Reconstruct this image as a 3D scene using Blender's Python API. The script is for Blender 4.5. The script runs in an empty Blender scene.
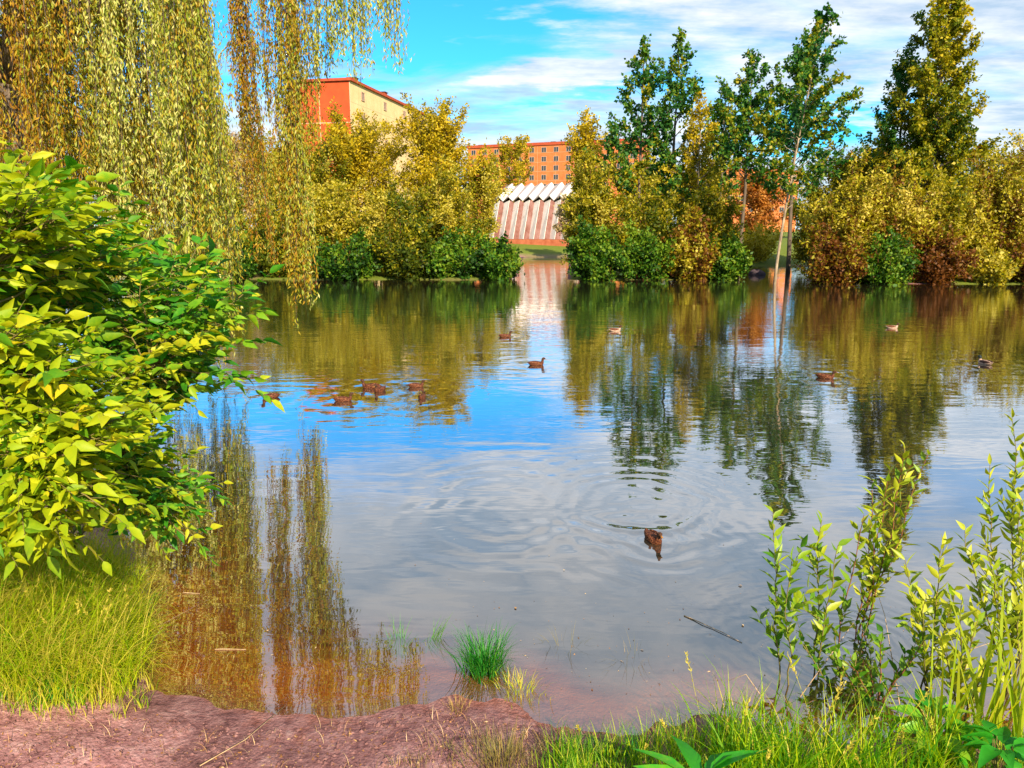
import bpy, math, random
import numpy as np
R = math.radians
SC = bpy.context.scene
COL = SC.collection

# ------------------------------------------------------------------ camera, sky, sun, exposure
H_EYE, PITCH, FPX = 2.6, R(11.5), 760.0
CP, SP = math.cos(PITCH), math.sin(PITCH)
cam = bpy.data.cameras.new("camera")
cam.sensor_width = 36.0
cam.lens = FPX / 1024 * 36.0
cam.clip_start, cam.clip_end = 0.05, 6000
camo = bpy.data.objects.new("camera", cam); COL.objects.link(camo)
camo.location = (0, 0, H_EYE); camo.rotation_euler = (math.pi/2 - PITCH, 0, 0)
SC.camera = camo

SUN_EL, SUN_AZ = R(29), R(159)      # azimuth of the sun measured from +Y towards +X: behind the camera, a little to the right
world = bpy.data.worlds.new("World"); SC.world = world
world.use_nodes = True
wt = world.node_tree; wt.nodes.clear()
def wn(t, **k):
    n = wt.nodes.new(t)
    for a, b in k.items(): setattr(n, a, b)
    return n
def wm(op, a, b=None, c=None):
    n = wn('ShaderNodeMath', operation=op)
    for i, v in enumerate((a, b, c)):
        if v is None: continue
        if isinstance(v, (int, float)): n.inputs[i].default_value = v
        else: wt.links.new(v, n.inputs[i])
    return n.outputs[0]
sky = wn('ShaderNodeTexSky', sky_type='NISHITA', sun_disc=False)
sky.sun_elevation = SUN_EL; sky.sun_rotation = SUN_AZ
sky.air_density = 1.0; sky.dust_density = 0.35; sky.ozone_density = 3.0
tint = wn('ShaderNodeMix', data_type='RGBA', blend_type='MULTIPLY'); tint.inputs[0].default_value = 1.0
wt.links.new(sky.outputs[0], tint.inputs[6]); tint.inputs[7].default_value = (0.20, 0.95, 1.34, 1)
tc = wn('ShaderNodeTexCoord'); sx = wn('ShaderNodeSeparateXYZ'); wt.links.new(tc.outputs['Generated'], sx.inputs[0])
X_, Y_, Z_ = sx.outputs
zz = wm('ADD', wm('MAXIMUM', Z_, 0.0), 0.10)
cv = wn('ShaderNodeCombineXYZ')
wt.links.new(wm('DIVIDE', X_, zz), cv.inputs[0]); wt.links.new(wm('MULTIPLY', wm('DIVIDE', Y_, zz), 1.7), cv.inputs[1])
n1 = wn('ShaderNodeTexNoise'); n1.inputs['Scale'].default_value = 0.75; n1.inputs['Detail'].default_value = 8; n1.inputs['Roughness'].default_value = 0.62
n1.inputs['Distortion'].default_value = 0.6
wt.links.new(cv.outputs[0], n1.inputs['Vector'])
n2 = wn('ShaderNodeTexNoise'); n2.inputs['Scale'].default_value = 2.6; n2.inputs['Detail'].default_value = 6; n2.inputs['Roughness'].default_value = 0.6
wt.links.new(cv.outputs[0], n2.inputs['Vector'])
az = wm('ARCTAN2', X_, Y_); el = wm('ARCSINE', Z_)
azw = wm('ADD', az, wm('MULTIPLY', wm('SUBTRACT', n2.outputs[0], 0.5), 0.30))
elw = wm('ADD', el, wm('MULTIPLY', wm('SUBTRACT', n2.outputs[0], 0.5), 0.10))
def lobe(a0, e0, sa, se, amp):
    u = wm('DIVIDE', wm('SUBTRACT', azw, R(a0)), R(sa)); v = wm('DIVIDE', wm('SUBTRACT', elw, R(e0)), R(se))
    q = wm('ADD', wm('MULTIPLY', u, u), wm('MULTIPLY', v, v))
    return wm('MULTIPLY', wm('EXPONENT', wm('MULTIPLY', q, -1.0)), amp)
dens = wm('MULTIPLY', wm('SUBTRACT', n1.outputs[0], 0.5), 1.7)
dens = wm('ADD', dens, 0.52)
for L in [(-6, 13.2, 10, 2.4, -1.0), (-19, 13.0, 8, 3.0, -0.45), (6, 9.6, 5.5, 0.8, -0.45), (3, 11.0, 4.6, 1.0, 0.85), (-4, 13.0, 4.5, .55, .45),
          (20.5, 6.4, 4.5, 1.5, -0.95), (25, 12, 8, 4, 0.15), (2, 4.0, 60, 3.2, 0.55), (-25, 8, 6, 4, -0.2), (0, 28, 80, 8, 0.55), (14, 16, 9, 4, .25)]:
    dens = wm('ADD', dens, lobe(*L))
cr = wn('ShaderNodeValToRGB'); cr.color_ramp.interpolation = 'EASE'
cr.color_ramp.elements[0].position = 0.06; cr.color_ramp.elements[0].color = (0, 0, 0, 1)
cr.color_ramp.elements[1].position = 0.80; cr.color_ramp.elements[1].color = (.92, .92, .92, 1)
wt.links.new(dens, cr.inputs[0])
cc = wn('ShaderNodeValToRGB')
cc.color_ramp.elements[0].position = 0.36; cc.color_ramp.elements[0].color = (2.9, 3.7, 4.6, 1)
cc.color_ramp.elements[1].position = 0.62; cc.color_ramp.elements[1].color = (5.9, 5.9, 5.95, 1)
wt.links.new(n2.outputs[0], cc.inputs[0])
gr = wn('ShaderNodeMapRange', interpolation_type='SMOOTHSTEP'); wt.links.new(elw, gr.inputs[0])
for i_, v_ in ((1, R(15)), (2, R(30)), (3, 1.0), (4, .84)): gr.inputs[i_].default_value = v_
ccg = wn('ShaderNodeVectorMath', operation='SCALE'); wt.links.new(cc.outputs[0], ccg.inputs[0]); wt.links.new(gr.outputs[0], ccg.inputs['Scale'])
mx = wn('ShaderNodeMix', data_type='RGBA')
wt.links.new(cr.outputs[0], mx.inputs[0]); wt.links.new(tint.outputs[2], mx.inputs[6]); wt.links.new(ccg.outputs[0], mx.inputs[7])
bg = wn('ShaderNodeBackground'); bg.inputs[1].default_value = 0.095
wo = wn('ShaderNodeOutputWorld')
wt.links.new(mx.outputs[2], bg.inputs[0]); wt.links.new(bg.outputs[0], wo.inputs[0])

sl = bpy.data.lights.new("sun", 'SUN'); sl.energy = 5.0; sl.angle = R(0.5); sl.color = (1.0, 0.84, 0.60)
so = bpy.data.objects.new("sun", sl); COL.objects.link(so)
so.rotation_euler = (math.pi/2 - SUN_EL, 0, -SUN_AZ + math.pi)   # set again below as a direction
from mathutils import Vector
sdir = Vector((math.sin(SUN_AZ)*math.cos(SUN_EL), math.cos(SUN_AZ)*math.cos(SUN_EL), math.sin(SUN_EL)))
so.rotation_euler = sdir.to_track_quat('Z', 'Y').to_euler()
so.location = (-20, -20, 30)

SC.view_settings.view_transform = 'Standard'; SC.view_settings.look = 'None'
SC.view_settings.exposure = 1.0; SC.view_settings.gamma = 1.0
SC.render.engine = 'CYCLES'
SC.cycles.max_bounces = 6; SC.cycles.diffuse_bounces = 3; SC.cycles.glossy_bounces = 3
SC.cycles.transmission_bounces = 4; SC.cycles.transparent_max_bounces = 6
SC.cycles.caustics_reflective = False; SC.cycles.caustics_refractive = False

# ------------------------------------------------------------------ helpers
def ray(px, py):
    cx, cy = (px - 512) / FPX, (384 - py) / FPX
    return np.array([cx, CP + cy*SP, cy*CP - SP])
def at_z(px, py, z=0.0):
    d = ray(px, py); t = (z - H_EYE) / d[2]
    return np.array([d[0]*t, d[1]*t, z])
def at_y(px, py, Y):
    d = ray(px, py); t = Y / d[1]
    return np.array([d[0]*t, Y, H_EYE + d[2]*t])
def unit(v): return v / np.maximum(np.linalg.norm(v, axis=-1, keepdims=True), 1e-9)

class MB:
    def __init__(s): s.v = []; s.f = []; s.t = []; s.m = []; s.n = 0
    def add(s, verts, faces, tint=0.5, mat=0):
        verts = np.asarray(verts, float).reshape(-1, 3); faces = np.asarray(faces, int)
        s.v.append(verts); s.f.append(faces + s.n); s.n += len(verts)
        s.t.append(np.broadcast_to(np.asarray(tint, float), (len(verts),)).copy())
        s.m.append(np.full(len(faces), mat, int))
    def build(s, name, mats, parent=None, smooth=True, loc=None):
        if not isinstance(mats, (list, tuple)): mats = [mats]
        me = bpy.data.meshes.new(name)
        V = np.concatenate(s.v); T = np.concatenate(s.t)
        me.vertices.add(len(V)); me.vertices.foreach_set('co', V.ravel())
        li = np.concatenate([f.ravel() for f in s.f])
        tot = np.concatenate([np.full(len(f), f.shape[1], int) for f in s.f])
        st = np.concatenate([[0], np.cumsum(tot)[:-1]])
        me.loops.add(len(li)); me.loops.foreach_set('vertex_index', li)
        me.polygons.add(len(tot)); me.polygons.foreach_set('loop_start', st); me.polygons.foreach_set('loop_total', tot)
        me.polygons.foreach_set('material_index', np.concatenate(s.m))
        me.polygons.foreach_set('use_smooth', np.full(len(tot), smooth))
        a = me.attributes.new('tint', 'FLOAT', 'POINT'); a.data.foreach_set('value', T)
        me.update(calc_edges=True); me.validate()
        for m in mats: me.materials.append(m)
        o = bpy.data.objects.new(name, me); COL.objects.link(o)
        if parent is not None: o.parent = parent
        if loc is not None: o.location = loc
        return o
    def tube(s, path, rad, k=6, tint=0.5, mat=0, cap=True):
        path = np.asarray(path, float); n = len(path); rad = np.broadcast_to(np.asarray(rad, float), (n,))
        t = unit(np.gradient(path, axis=0))
        ref = np.array([0, 0, 1.0]) if abs(t[0][2]) < .8 else np.array([1.0, 0, 0])
        a = unit(np.cross(t, ref)); b = np.cross(t, a)
        ang = np.arange(k) * 2*math.pi/k
        V = path[:, None, :] + rad[:, None, None]*(np.cos(ang)[None, :, None]*a[:, None, :] + np.sin(ang)[None, :, None]*b[:, None, :])
        i = np.arange(n-1)[:, None]*k; j = np.arange(k)[None, :]; j2 = (j+1) % k
        F = np.stack([i+j, i+j2, i+k+j2, i+k+j], -1).reshape(-1, 4)
        s.add(V.reshape(-1, 3), F, tint, mat)
        if cap:
            s.f.append(np.array([list(range(s.n-k, s.n))])); s.m.append(np.array([mat]))
            s.f.append(np.array([list(range(s.n-k*n, s.n-k*n+k))[::-1]])); s.m.append(np.array([mat]))
    def box(s, x0, x1, y0, y1, z0, z1, mat=0, tint=.5):
        v = [(x, y, z) for z in (z0, z1) for y in (y0, y1) for x in (x0, x1)]
        s.add(v, [(0, 2, 3, 1), (4, 5, 7, 6), (0, 1, 5, 4), (2, 6, 7, 3), (0, 4, 6, 2), (1, 3, 7, 5)], tint, mat)
    def leaves(s, P, D, L, W, rng, tint, mat=0, flat=0.5):
        """small folded rhombus leaves"""
        n = len(P)
        if n == 0: return
        up = np.array([0, 0, 1.0]) * flat + rng.normal(size=(n, 3)) * (1-flat*.6)
        S = unit(np.cross(D, up)); N = np.cross(S, D)
        L = np.broadcast_to(L, (n,))[:, None]; W = np.broadcast_to(W, (n,))[:, None]
        c = P + D*L*.45
        V = np.stack([P, c + S*W*.5 + N*W*.18, P + D*L, c - S*W*.5 + N*W*.18], 1).reshape(-1, 3)
        F = np.arange(4*n).reshape(n, 4)
        s.add(V, F, np.repeat(np.broadcast_to(tint, (n,)), 4), mat)
    def bigleaves(s, P, D, L, W, rng, tint, mat=0, flat=.9, droop=.15, fold=.22):
        """leaves with a midrib, pointed tip and droop"""
        n = len(P)
        if n == 0: return
        up = np.array([0, 0, 1.0]) * flat + rng.normal(size=(n, 3)) * (1-flat*.75)
        S = unit(np.cross(D, up)); N = np.cross(S, D)
        L = np.broadcast_to(L, (n,))[:, None]; W = np.broadcast_to(W, (n,))[:, None]
        dr = (droop*(.4+rng.random((n, 1))*1.2))
        def pt(t, w): return P + D*L*t + S*W*w + N*(W*abs(w)*fold*2 - L*dr*t*t)
        T = [(0, 0), (.33, 0), (.68, 0), (1.08, 0), (.17, .34), (.42, .5), (.74, .30), (.17, -.34), (.42, -.5), (.74, -.30)]
        V = np.stack([pt(*q) for q in T], 1).reshape(-1, 3)
        o = np.arange(n)[:, None]*10
        q4 = np.array([(1, 4, 5, 2), ])
        F4 = np.concatenate([o + np.array([[1, 4, 5, 2]]), o + np.array([[1, 2, 8, 7]])])
        F3 = np.concatenate([o + np.array([[0, 4, 1]]), o + np.array([[2, 5, 6]]), o + np.array([[2, 6, 3]]),
                             o + np.array([[0, 1, 7]]), o + np.array([[2, 9, 8]]), o + np.array([[2, 3, 9]])])
        s.add(V, F4, np.repeat(np.broadcast_to(tint, (n,)), 10), mat)
        s.f.append(F3 + s.n - 10*n); s.m.append(np.full(len(F3), mat, int))
    def blades(s, P, A, Hh, W, bend, rng, tint, mat=0, seg=5):
        """grass blades: base P, lean azimuth A, length Hh, bend in radians"""
        n = len(P); t = np.linspace(0, 1, seg+1)
        Hh = np.broadcast_to(Hh, (n,)); W = np.broadcast_to(W, (n,)); bend = np.broadcast_to(bend, (n,))
        th0 = rng.uniform(.0, .25, n)
        pos = np.zeros((n, seg+1, 3)); pos[:, 0] = P
        for i in range(seg):
            th = th0 + bend*((i+.5)/seg)**1.3
            st = (Hh/seg)[:, None]*np.stack([np.sin(th)*np.cos(A), np.sin(th)*np.sin(A), np.cos(th)], -1)
            pos[:, i+1] = pos[:, i] + st
        tw = A + math.pi/2 + rng.normal(0, .5, n)
        S = np.stack([np.cos(tw), np.sin(tw), np.zeros(n)], -1)
        w = np.maximum(1 - t**1.8, .04) * (.6+.4*np.minimum(t*5, 1))
        Lp = pos + S[:, None]*(W[:, None]*w[None]*.5)[..., None]; Rp = pos - S[:, None]*(W[:, None]*w[None]*.5)[..., None]
        V = np.stack([Lp, Rp], 2).reshape(-1, 3)
        o = np.arange(n)[:, None]*(2*(seg+1)); i = np.arange(seg)[None]*2
        F = np.stack([o+i, o+i+1, o+i+3, o+i+2], -1).reshape(-1, 4)
        s.add(V, F, np.repeat(np.broadcast_to(tint, (n,)), 2*(seg+1)), mat)

def tag(o, label=None, cat=None, group=None, kind=None):
    if label: o['label'] = label
    if cat: o['category'] = cat
    if group: o['group'] = group
    if kind: o['kind'] = kind
    return o
def thing(name, label, cat, loc, rz=0, group=None):
    o = bpy.data.objects.new(name, None); COL.objects.link(o)
    o.empty_display_size = .2
    o.location = [float(q) for q in loc]; o.rotation_euler = (0, 0, rz)
    return tag(o, label, cat, group)

# value noise for shapes
_rg = np.random.default_rng(7); _lat = _rg.random((256, 256))
def vnoise(x, y):
    xi = np.floor(x).astype(int); yi = np.floor(y).astype(int); fx = x-xi; fy = y-yi
    fx = fx*fx*(3-2*fx); fy = fy*fy*(3-2*fy)
    g = lambda a, b: _lat[a % 256, b % 256]
    return (g(xi, yi)*(1-fx)+g(xi+1, yi)*fx)*(1-fy) + (g(xi, yi+1)*(1-fx)+g(xi+1, yi+1)*fx)*fy - .5
def fbm(x, y, o=4):
    r = 0; a = 1.0
    for k in range(o): r = r + a*vnoise(x*2**k+17*k, y*2**k-9*k); a *= .5
    return r

# ------------------------------------------------------------------ materials
def mat(name):
    m = bpy.data.materials.new(name); m.use_nodes = True
    nt = m.node_tree; nt.nodes.clear()
    out = nt.nodes.new('ShaderNodeOutputMaterial')
    return m, nt, out
def N(nt, t, ins=None, **k):
    n = nt.nodes.new(t)
    for a, b in k.items(): setattr(n, a, b)
    for a, b in (ins or {}).items():
        if hasattr(b, 'is_output'): nt.links.new(b, n.inputs[a])
        else: n.inputs[a].default_value = b
    return n
def M(nt, op, a, b=None, c=None):
    n = nt.nodes.new('ShaderNodeMath'); n.operation = op
    for i, v in enumerate((a, b, c)):
        if v is None: continue
        if isinstance(v, (int, float)): n.inputs[i].default_value = v
        else: nt.links.new(v, n.inputs[i])
    return n.outputs[0]
def ramp(nt, fac, stops, interp='LINEAR'):
    r = nt.nodes.new('ShaderNodeValToRGB'); r.color_ramp.interpolation = interp
    e = r.color_ramp.elements
    while len(e) < len(stops): e.new(.5)
    for i, (p, c) in enumerate(stops): e[i].position = p; e[i].color = (*c, 1)
    nt.links.new(fac, r.inputs[0]); return r.outputs[0]
def leaf_mat(name, stops, trans=.35, rough=.5, spec=.25):
    m, nt, out = mat(name)
    a = N(nt, 'ShaderNodeAttribute', attribute_name='tint')
    tcn = N(nt, 'ShaderNodeTexCoord'); nz_ = N(nt, 'ShaderNodeTexNoise', {'Vector': tcn.outputs['Object'], 'Scale': 45.0, 'Detail': 3})
    c = ramp(nt, M(nt, 'ADD', a.outputs['Fac'], M(nt, 'MULTIPLY', M(nt, 'SUBTRACT', nz_.outputs[0], .5), .45)), stops)
    p = N(nt, 'ShaderNodeBsdfPrincipled', {'Base Color': c, 'Roughness': rough, 'Specular IOR Level': spec})
    hs = N(nt, 'ShaderNodeHueSaturation', {'Saturation': 1.1, 'Value': 1.25, 'Color': c})
    t = N(nt, 'ShaderNodeBsdfTranslucent', {'Color': hs.outputs[0]})
    mx = N(nt, 'ShaderNodeMixShader', {0: trans, 1: p.outputs[0], 2: t.outputs[0]})
    nt.links.new(mx.outputs[0], out.inputs[0]); return m
def noise_mat(name, stops, scale=8, detail=6, rough=.85, bump=.4, bdist=.02, stretch=(1, 1, 1), spec=.2):
    m, nt, out = mat(name)
    tc = N(nt, 'ShaderNodeTexCoord'); mp = N(nt, 'ShaderNodeMapping', {'Vector': tc.outputs['Object'], 'Scale': stretch})
    no = N(nt, 'ShaderNodeTexNoise', {'Vector': mp.outputs[0], 'Scale': scale, 'Detail': detail, 'Roughness': .65})
    c = ramp(nt, no.outputs[0], stops)
    b = N(nt, 'ShaderNodeBump', {'Strength': bump, 'Distance': bdist, 'Height': no.outputs[0]})
    p = N(nt, 'ShaderNodeBsdfPrincipled', {'Base Color': c, 'Roughness': rough, 'Normal': b.outputs[0], 'Specular IOR Level': spec})
    nt.links.new(p.outputs[0], out.inputs[0]); return m

LM = {
 'gold': leaf_mat('gold_foliage', [(0, (.14, .13, .006)), (.3, (.36, .30, .008)), (.65, (.60, .43, .010)), (1, (.70, .56, .05))], trans=.45),
 'olive': leaf_mat('olive_foliage', [(0, (.05, .085, .005)), (.4, (.23, .23, .008)), (.75, (.48, .38, .012)), (1, (.62, .54, .10))], trans=.45),
 'dark': leaf_mat('dark_green_foliage', [(0, (.012, .045, .005)), (.45, (.05, .15, .008)), (1, (.20, .29, .016))]),
 'poplar': leaf_mat('poplar_foliage', [(0, (.014, .075, .018)), (.45, (.045, .165, .020)), (.75, (.15, .23, .012)), (1, (.38, .32, .014))], trans=.35),
 'poplargold': leaf_mat('golden_poplar_foliage', [(0, (.04, .10, .008)), (.35, (.19, .22, .008)), (.7, (.38, .32, .010)), (1, (.54, .42, .02))], trans=.38),
 'rust': leaf_mat('rusty_scrub_foliage', [(0, (.14, .045, .008)), (.25, (.24, .14, .008)), (.5, (.30, .27, .010)), (.8, (.46, .40, .016)), (1, (.64, .52, .10))]),
 'orange': leaf_mat('orange_foliage', [(0, (.28, .09, .015)), (.5, (.48, .19, .03)), (1, (.60, .34, .08))]),
 'pale': leaf_mat('pale_dry_foliage', [(0, (.24, .17, .03)), (.5, (.42, .30, .12)), (1, (.62, .50, .34))]),
 'cream': leaf_mat('cream_foliage', [(0, (.35, .26, .10)), (1, (.72, .62, .42))]),
 'willow': leaf_mat('weeping_willow_foliage', [(0, (.26, .11, .008)), (.22, (.44, .26, .016)), (.48, (.42, .38, .03)), (.72, (.20, .30, .02)), (1, (.62, .58, .18))], trans=.35),
 'shruby': leaf_mat('sunny_shrub_leaf', [(0, (.08, .24, .008)), (.4, (.32, .42, .008)), (.85, (.50, .52, .012)), (1, (.62, .50, .015))], trans=.4, rough=.5, spec=.25),
 'shrubg': leaf_mat('green_shrub_leaf', [(0, (.015, .10, .008)), (.45, (.05, .24, .012)), (.8, (.20, .38, .015)), (1, (.46, .46, .015))], trans=.35, rough=.48, spec=.25),
 'sapling': leaf_mat('sapling_leaf', [(0, (.06, .20, .010)), (.5, (.20, .34, .012)), (1, (.48, .50, .03))], trans=.4, rough=.42, spec=.4),
 'grass': leaf_mat('sunny_grass', [(0, (.06, .24, .008)), (.4, (.30, .50, .008)), (.75, (.56, .62, .012)), (1, (.68, .56, .10))], trans=.5),
 'wetgrass': leaf_mat('green_tuft_grass', [(0, (.01, .12, .012)), (.6, (.03, .26, .02)), (1, (.18, .36, .04))], trans=.35),
 'drygrass': leaf_mat('dry_grass', [(0, (.12, .13, .03)), (.5, (.28, .22, .06)), (1, (.48, .32, .10))], trans=.3),
 'reed': leaf_mat('reed_blade', [(0, (.16, .30, .012)), (.6, (.34, .42, .015)), (1, (.50, .46, .03))], trans=.45),
 'broad': leaf_mat('broad_leaf', [(0, (.02, .22, .015)), (.6, (.05, .36, .02)), (1, (.28, .44, .02))], trans=.35, rough=.4),
 'litter': leaf_mat('dead_leaf', [(0, (.20, .08, .03)), (.5, (.42, .20, .06)), (1, (.62, .46, .26))], trans=.1),
}
BARK = noise_mat('grey_brown_bark', [(.3, (.06, .045, .035)), (.7, (.20, .15, .11))], 14, stretch=(1, 1, .2), bump=.7)
PALEBARK = noise_mat('pale_bark', [(.35, (.16, .11, .07)), (.65, (.42, .33, .22))], 9, stretch=(1, 1, .3), bump=.5)
REDSTEM = noise_mat('red_brown_stem', [(.3, (.10, .035, .02)), (.7, (.26, .10, .045))], 10, stretch=(1, 1, .3), bump=.4)
GREENSTEM = noise_mat('green_brown_stem', [(.3, (.10, .11, .03)), (.7, (.24, .17, .06))], 10, stretch=(1, 1, .3), bump=.3)

# ------------------------------------------------------------------ pond outline and ground
def pz(px, py): return at_z(px, py, 0.0)[:2]
POND = [pz(150, 690), pz(138, 640), pz(146, 590), pz(118, 535), (-4.6, 7.4), (-6.6, 10.5), (-9.5, 15.5), (-14, 21), (-22, 29), (-34, 38), (-30, 41.5),
        pz(225, 279), pz(300, 281), pz(380, 280), pz(460, 281), pz(518, 279), pz(522, 257.5), pz(570, 257.5), pz(566, 280), pz(650, 281), pz(738, 280),
        pz(738, 266), pz(805, 266), pz(806, 283), pz(900, 284), pz(1024, 285), pz(1180, 286), (44, 30), (30, 14), (15, 6), (6.5, 3.7),
        pz(1000, 735), pz(890, 742), pz(800, 736), pz(735, 712), pz(690, 712), pz(640, 722), pz(575, 716), pz(545, 710), pz(505, 698), pz(445, 692), pz(405, 700), pz(330, 706), pz(265, 706), pz(200, 700)]
POND = np.array([np.array(p[:2], float) for p in POND])
def pond_sd(x, y):
    """signed distance to the shoreline, negative over water"""
    P = np.stack([np.ravel(x), np.ravel(y)], -1); d = np.full(len(P), 1e9); ins = np.zeros(len(P), bool)
    A = POND; B = np.roll(POND, -1, 0)
    for a, b in zip(A, B):
        e = b-a; w = P-a; t = np.clip((w@e)/(e@e), 0, 1)
        d = np.minimum(d, np.linalg.norm(w - t[:, None]*e, axis=1))
        c = ((a[1] <= P[:, 1]) != (b[1] <= P[:, 1]))
        xx = a[0] + (P[:, 1]-a[1])*(e[0])/(e[1] if abs(e[1]) > 1e-9 else 1e-9)
        ins ^= c & (P[:, 0] < xx)
    return np.where(ins, -d, d).reshape(np.shape(x))
def ground_z(x, y):
    x = np.asarray(x, float); y = np.asarray(y, float)
    sd = pond_sd(x, y)
    sd = sd + (fbm(x*1.7, y*1.7, 3)*.12 + fbm(x*6.3+5, y*6.3, 3)*.07)*np.clip(1-np.abs(sd)/1.5, 0, 1)
    up = np.where(y < 20, .46*(1-np.exp(-(np.maximum(sd, 0)/3.4)**1.4)), .55*(1-np.exp(-np.maximum(sd, 0)/7.0))) + (.05*np.clip(sd, 0, 13)+.008*np.clip(sd, 0, 80))*(y > 55) + .01*np.clip(sd, 0, 60)*((y > 20) & (y <= 55))
    up = up + np.clip((-1.35-x)/1.1, 0, 1)**1.5*(y < 9)*.14*(1-np.exp(-np.maximum(sd, 0)/.3))
    m_ = np.minimum(sd, 0); dn = np.where(y < 9, .07*m_ - .16*m_*m_, .4*m_); dn = np.maximum(dn, -1.6)
    z = np.where(sd > 0, up, dn)
    z = z + (fbm(x*2.3, y*2.3, 4)*.035 + fbm(x*9.1, y*9.1, 3)*.012)*np.clip(np.abs(sd)*2, .15, 1)*(np.abs(y) < 14) + fbm(x*.05+3, y*.05, 3)*.5*np.clip((np.hypot(x, y)-70)/80, 0, 1)
    return z
def axis(c0, c1, step, lo, hi, g):
    a = list(np.arange(c0, c1+1e-6, step)); s = step
    while a[-1] < hi: s *= g; a.append(a[-1]+s)
    b = []; s = step; q = c0
    while q > lo: s *= g; q -= s; b.append(q)
    return np.array(b[::-1]+a)
gx = axis(-4.5, 5.0, .055, -2500, 2500, 1.09); gy = axis(2.0, 7.0, .05, -1500, 3500, 1.055)
GX, GY = np.meshgrid(gx, gy); GZ = ground_z(GX, GY)
nx, ny = len(gx), len(gy)
ii, jj = np.meshgrid(np.arange(nx-1), np.arange(ny-1))
q = (jj*nx+ii).ravel(); GF = np.stack([q, q+1, q+nx+1, q+nx], -1)
SDG = pond_sd(GX, GY)
# bare soil where people walk on the front bank; grass further out
soil = np.clip(1.2 - np.maximum(SDG, 0)/40, 0, 1)
soil = np.where((np.hypot(GX, GY) < 9), 1.0, np.where(SDG > .25, 0.0, 1.0))
def ground_material():
    m, nt, out = mat('earth_and_turf')
    tc = N(nt, 'ShaderNodeTexCoord'); a = N(nt, 'ShaderNodeAttribute', attribute_name='tint')
    n1 = N(nt, 'ShaderNodeTexNoise', {'Vector': tc.outputs['Object'], 'Scale': 3.0, 'Detail': 8, 'Roughness': .7})
    n2 = N(nt, 'ShaderNodeTexNoise', {'Vector': tc.outputs['Object'], 'Scale': 30, 'Detail': 8, 'Roughness': .8})
    n3 = N(nt, 'ShaderNodeTexNoise', {'Vector': tc.outputs['Object'], 'Scale': 11.0, 'Detail': 5, 'Roughness': .7, 'Distortion': .8})
    vo = N(nt, 'ShaderNodeTexVoronoi', {'Vector': tc.outputs['Object'], 'Scale': 55.0})
    mud = ramp(nt, M(nt, 'ADD', M(nt, 'ADD', M(nt, 'MULTIPLY', n1.outputs[0], .30), M(nt, 'MULTIPLY', n3.outputs[0], .38)), M(nt, 'MULTIPLY', n2.outputs[0], .32)),
               [(.38, (.10, .040, .042)), (.46, (.28, .120, .120)), (.535, (.45, .225, .22)), (.64, (.64, .41, .385))])
    turf = ramp(nt, n2.outputs[0], [(.3, (.06, .11, .008)), (.7, (.20, .24, .02))])
    sp = N(nt, 'ShaderNodeSeparateXYZ', {0: tc.outputs['Object']})
    # under and just above the water line the soil is wet, redder and darker
    wet = N(nt, 'ShaderNodeMapRange', {'Value': M(nt, 'ADD', sp.outputs[2], M(nt, 'MULTIPLY', M(nt, 'SUBTRACT', n1.outputs[0], .5), .03)), 'From Min': -.022, 'From Max': .004, 'To Min': 1, 'To Max': 0})
    damp = N(nt, 'ShaderNodeMapRange', {'Value': M(nt, 'ADD', sp.outputs[2], M(nt, 'MULTIPLY', M(nt, 'SUBTRACT', n1.outputs[0], .5), .12)), 'From Min': .02, 'From Max': .07, 'To Min': .62, 'To Max': 1.0})
    dv = N(nt, 'ShaderNodeVectorMath', {0: mud, 'Scale': damp.outputs[0]}, operation='SCALE'); mud = dv.outputs[0]
    wetc = N(nt, 'ShaderNodeMix', {0: wet.outputs[0], 6: mud}, data_type='RGBA'); 
    wc = ramp(nt, n1.outputs[0], [(.3, (.32, .070, .014)), (.7, (.66, .22, .035))]); nt.links.new(wc, wetc.inputs[7])
    fm = N(nt, 'ShaderNodeMix', {0: a.outputs['Fac'], 6: turf, 7: wetc.outputs[2]}, data_type='RGBA')
    h = M(nt, 'ADD', M(nt, 'ADD', M(nt, 'MULTIPLY', n2.outputs[0], .7), M(nt, 'MULTIPLY', n3.outputs[0], 1.3)), M(nt, 'MULTIPLY', vo.outputs[0], .4))
    b = N(nt, 'ShaderNodeBump', {'Strength': .55, 'Distance': .03, 'Height': h})
    rg = N(nt, 'ShaderNodeMapRange', {'Value': wet.outputs[0], 'To Min': .92, 'To Max': .5})
    p = N(nt, 'ShaderNodeBsdfPrincipled', {'Base Color': fm.outputs[2], 'Roughness': rg.outputs[0], 'Normal': b.outputs[0], 'Specular IOR Level': .25})
    nt.links.new(p.outputs[0], out.inputs[0]); return m
g = MB(); g.add(np.stack([GX, GY, GZ], -1).reshape(-1, 3), GF, soil.ravel())
tag(g.build('ground', ground_material()), kind='structure')

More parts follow.
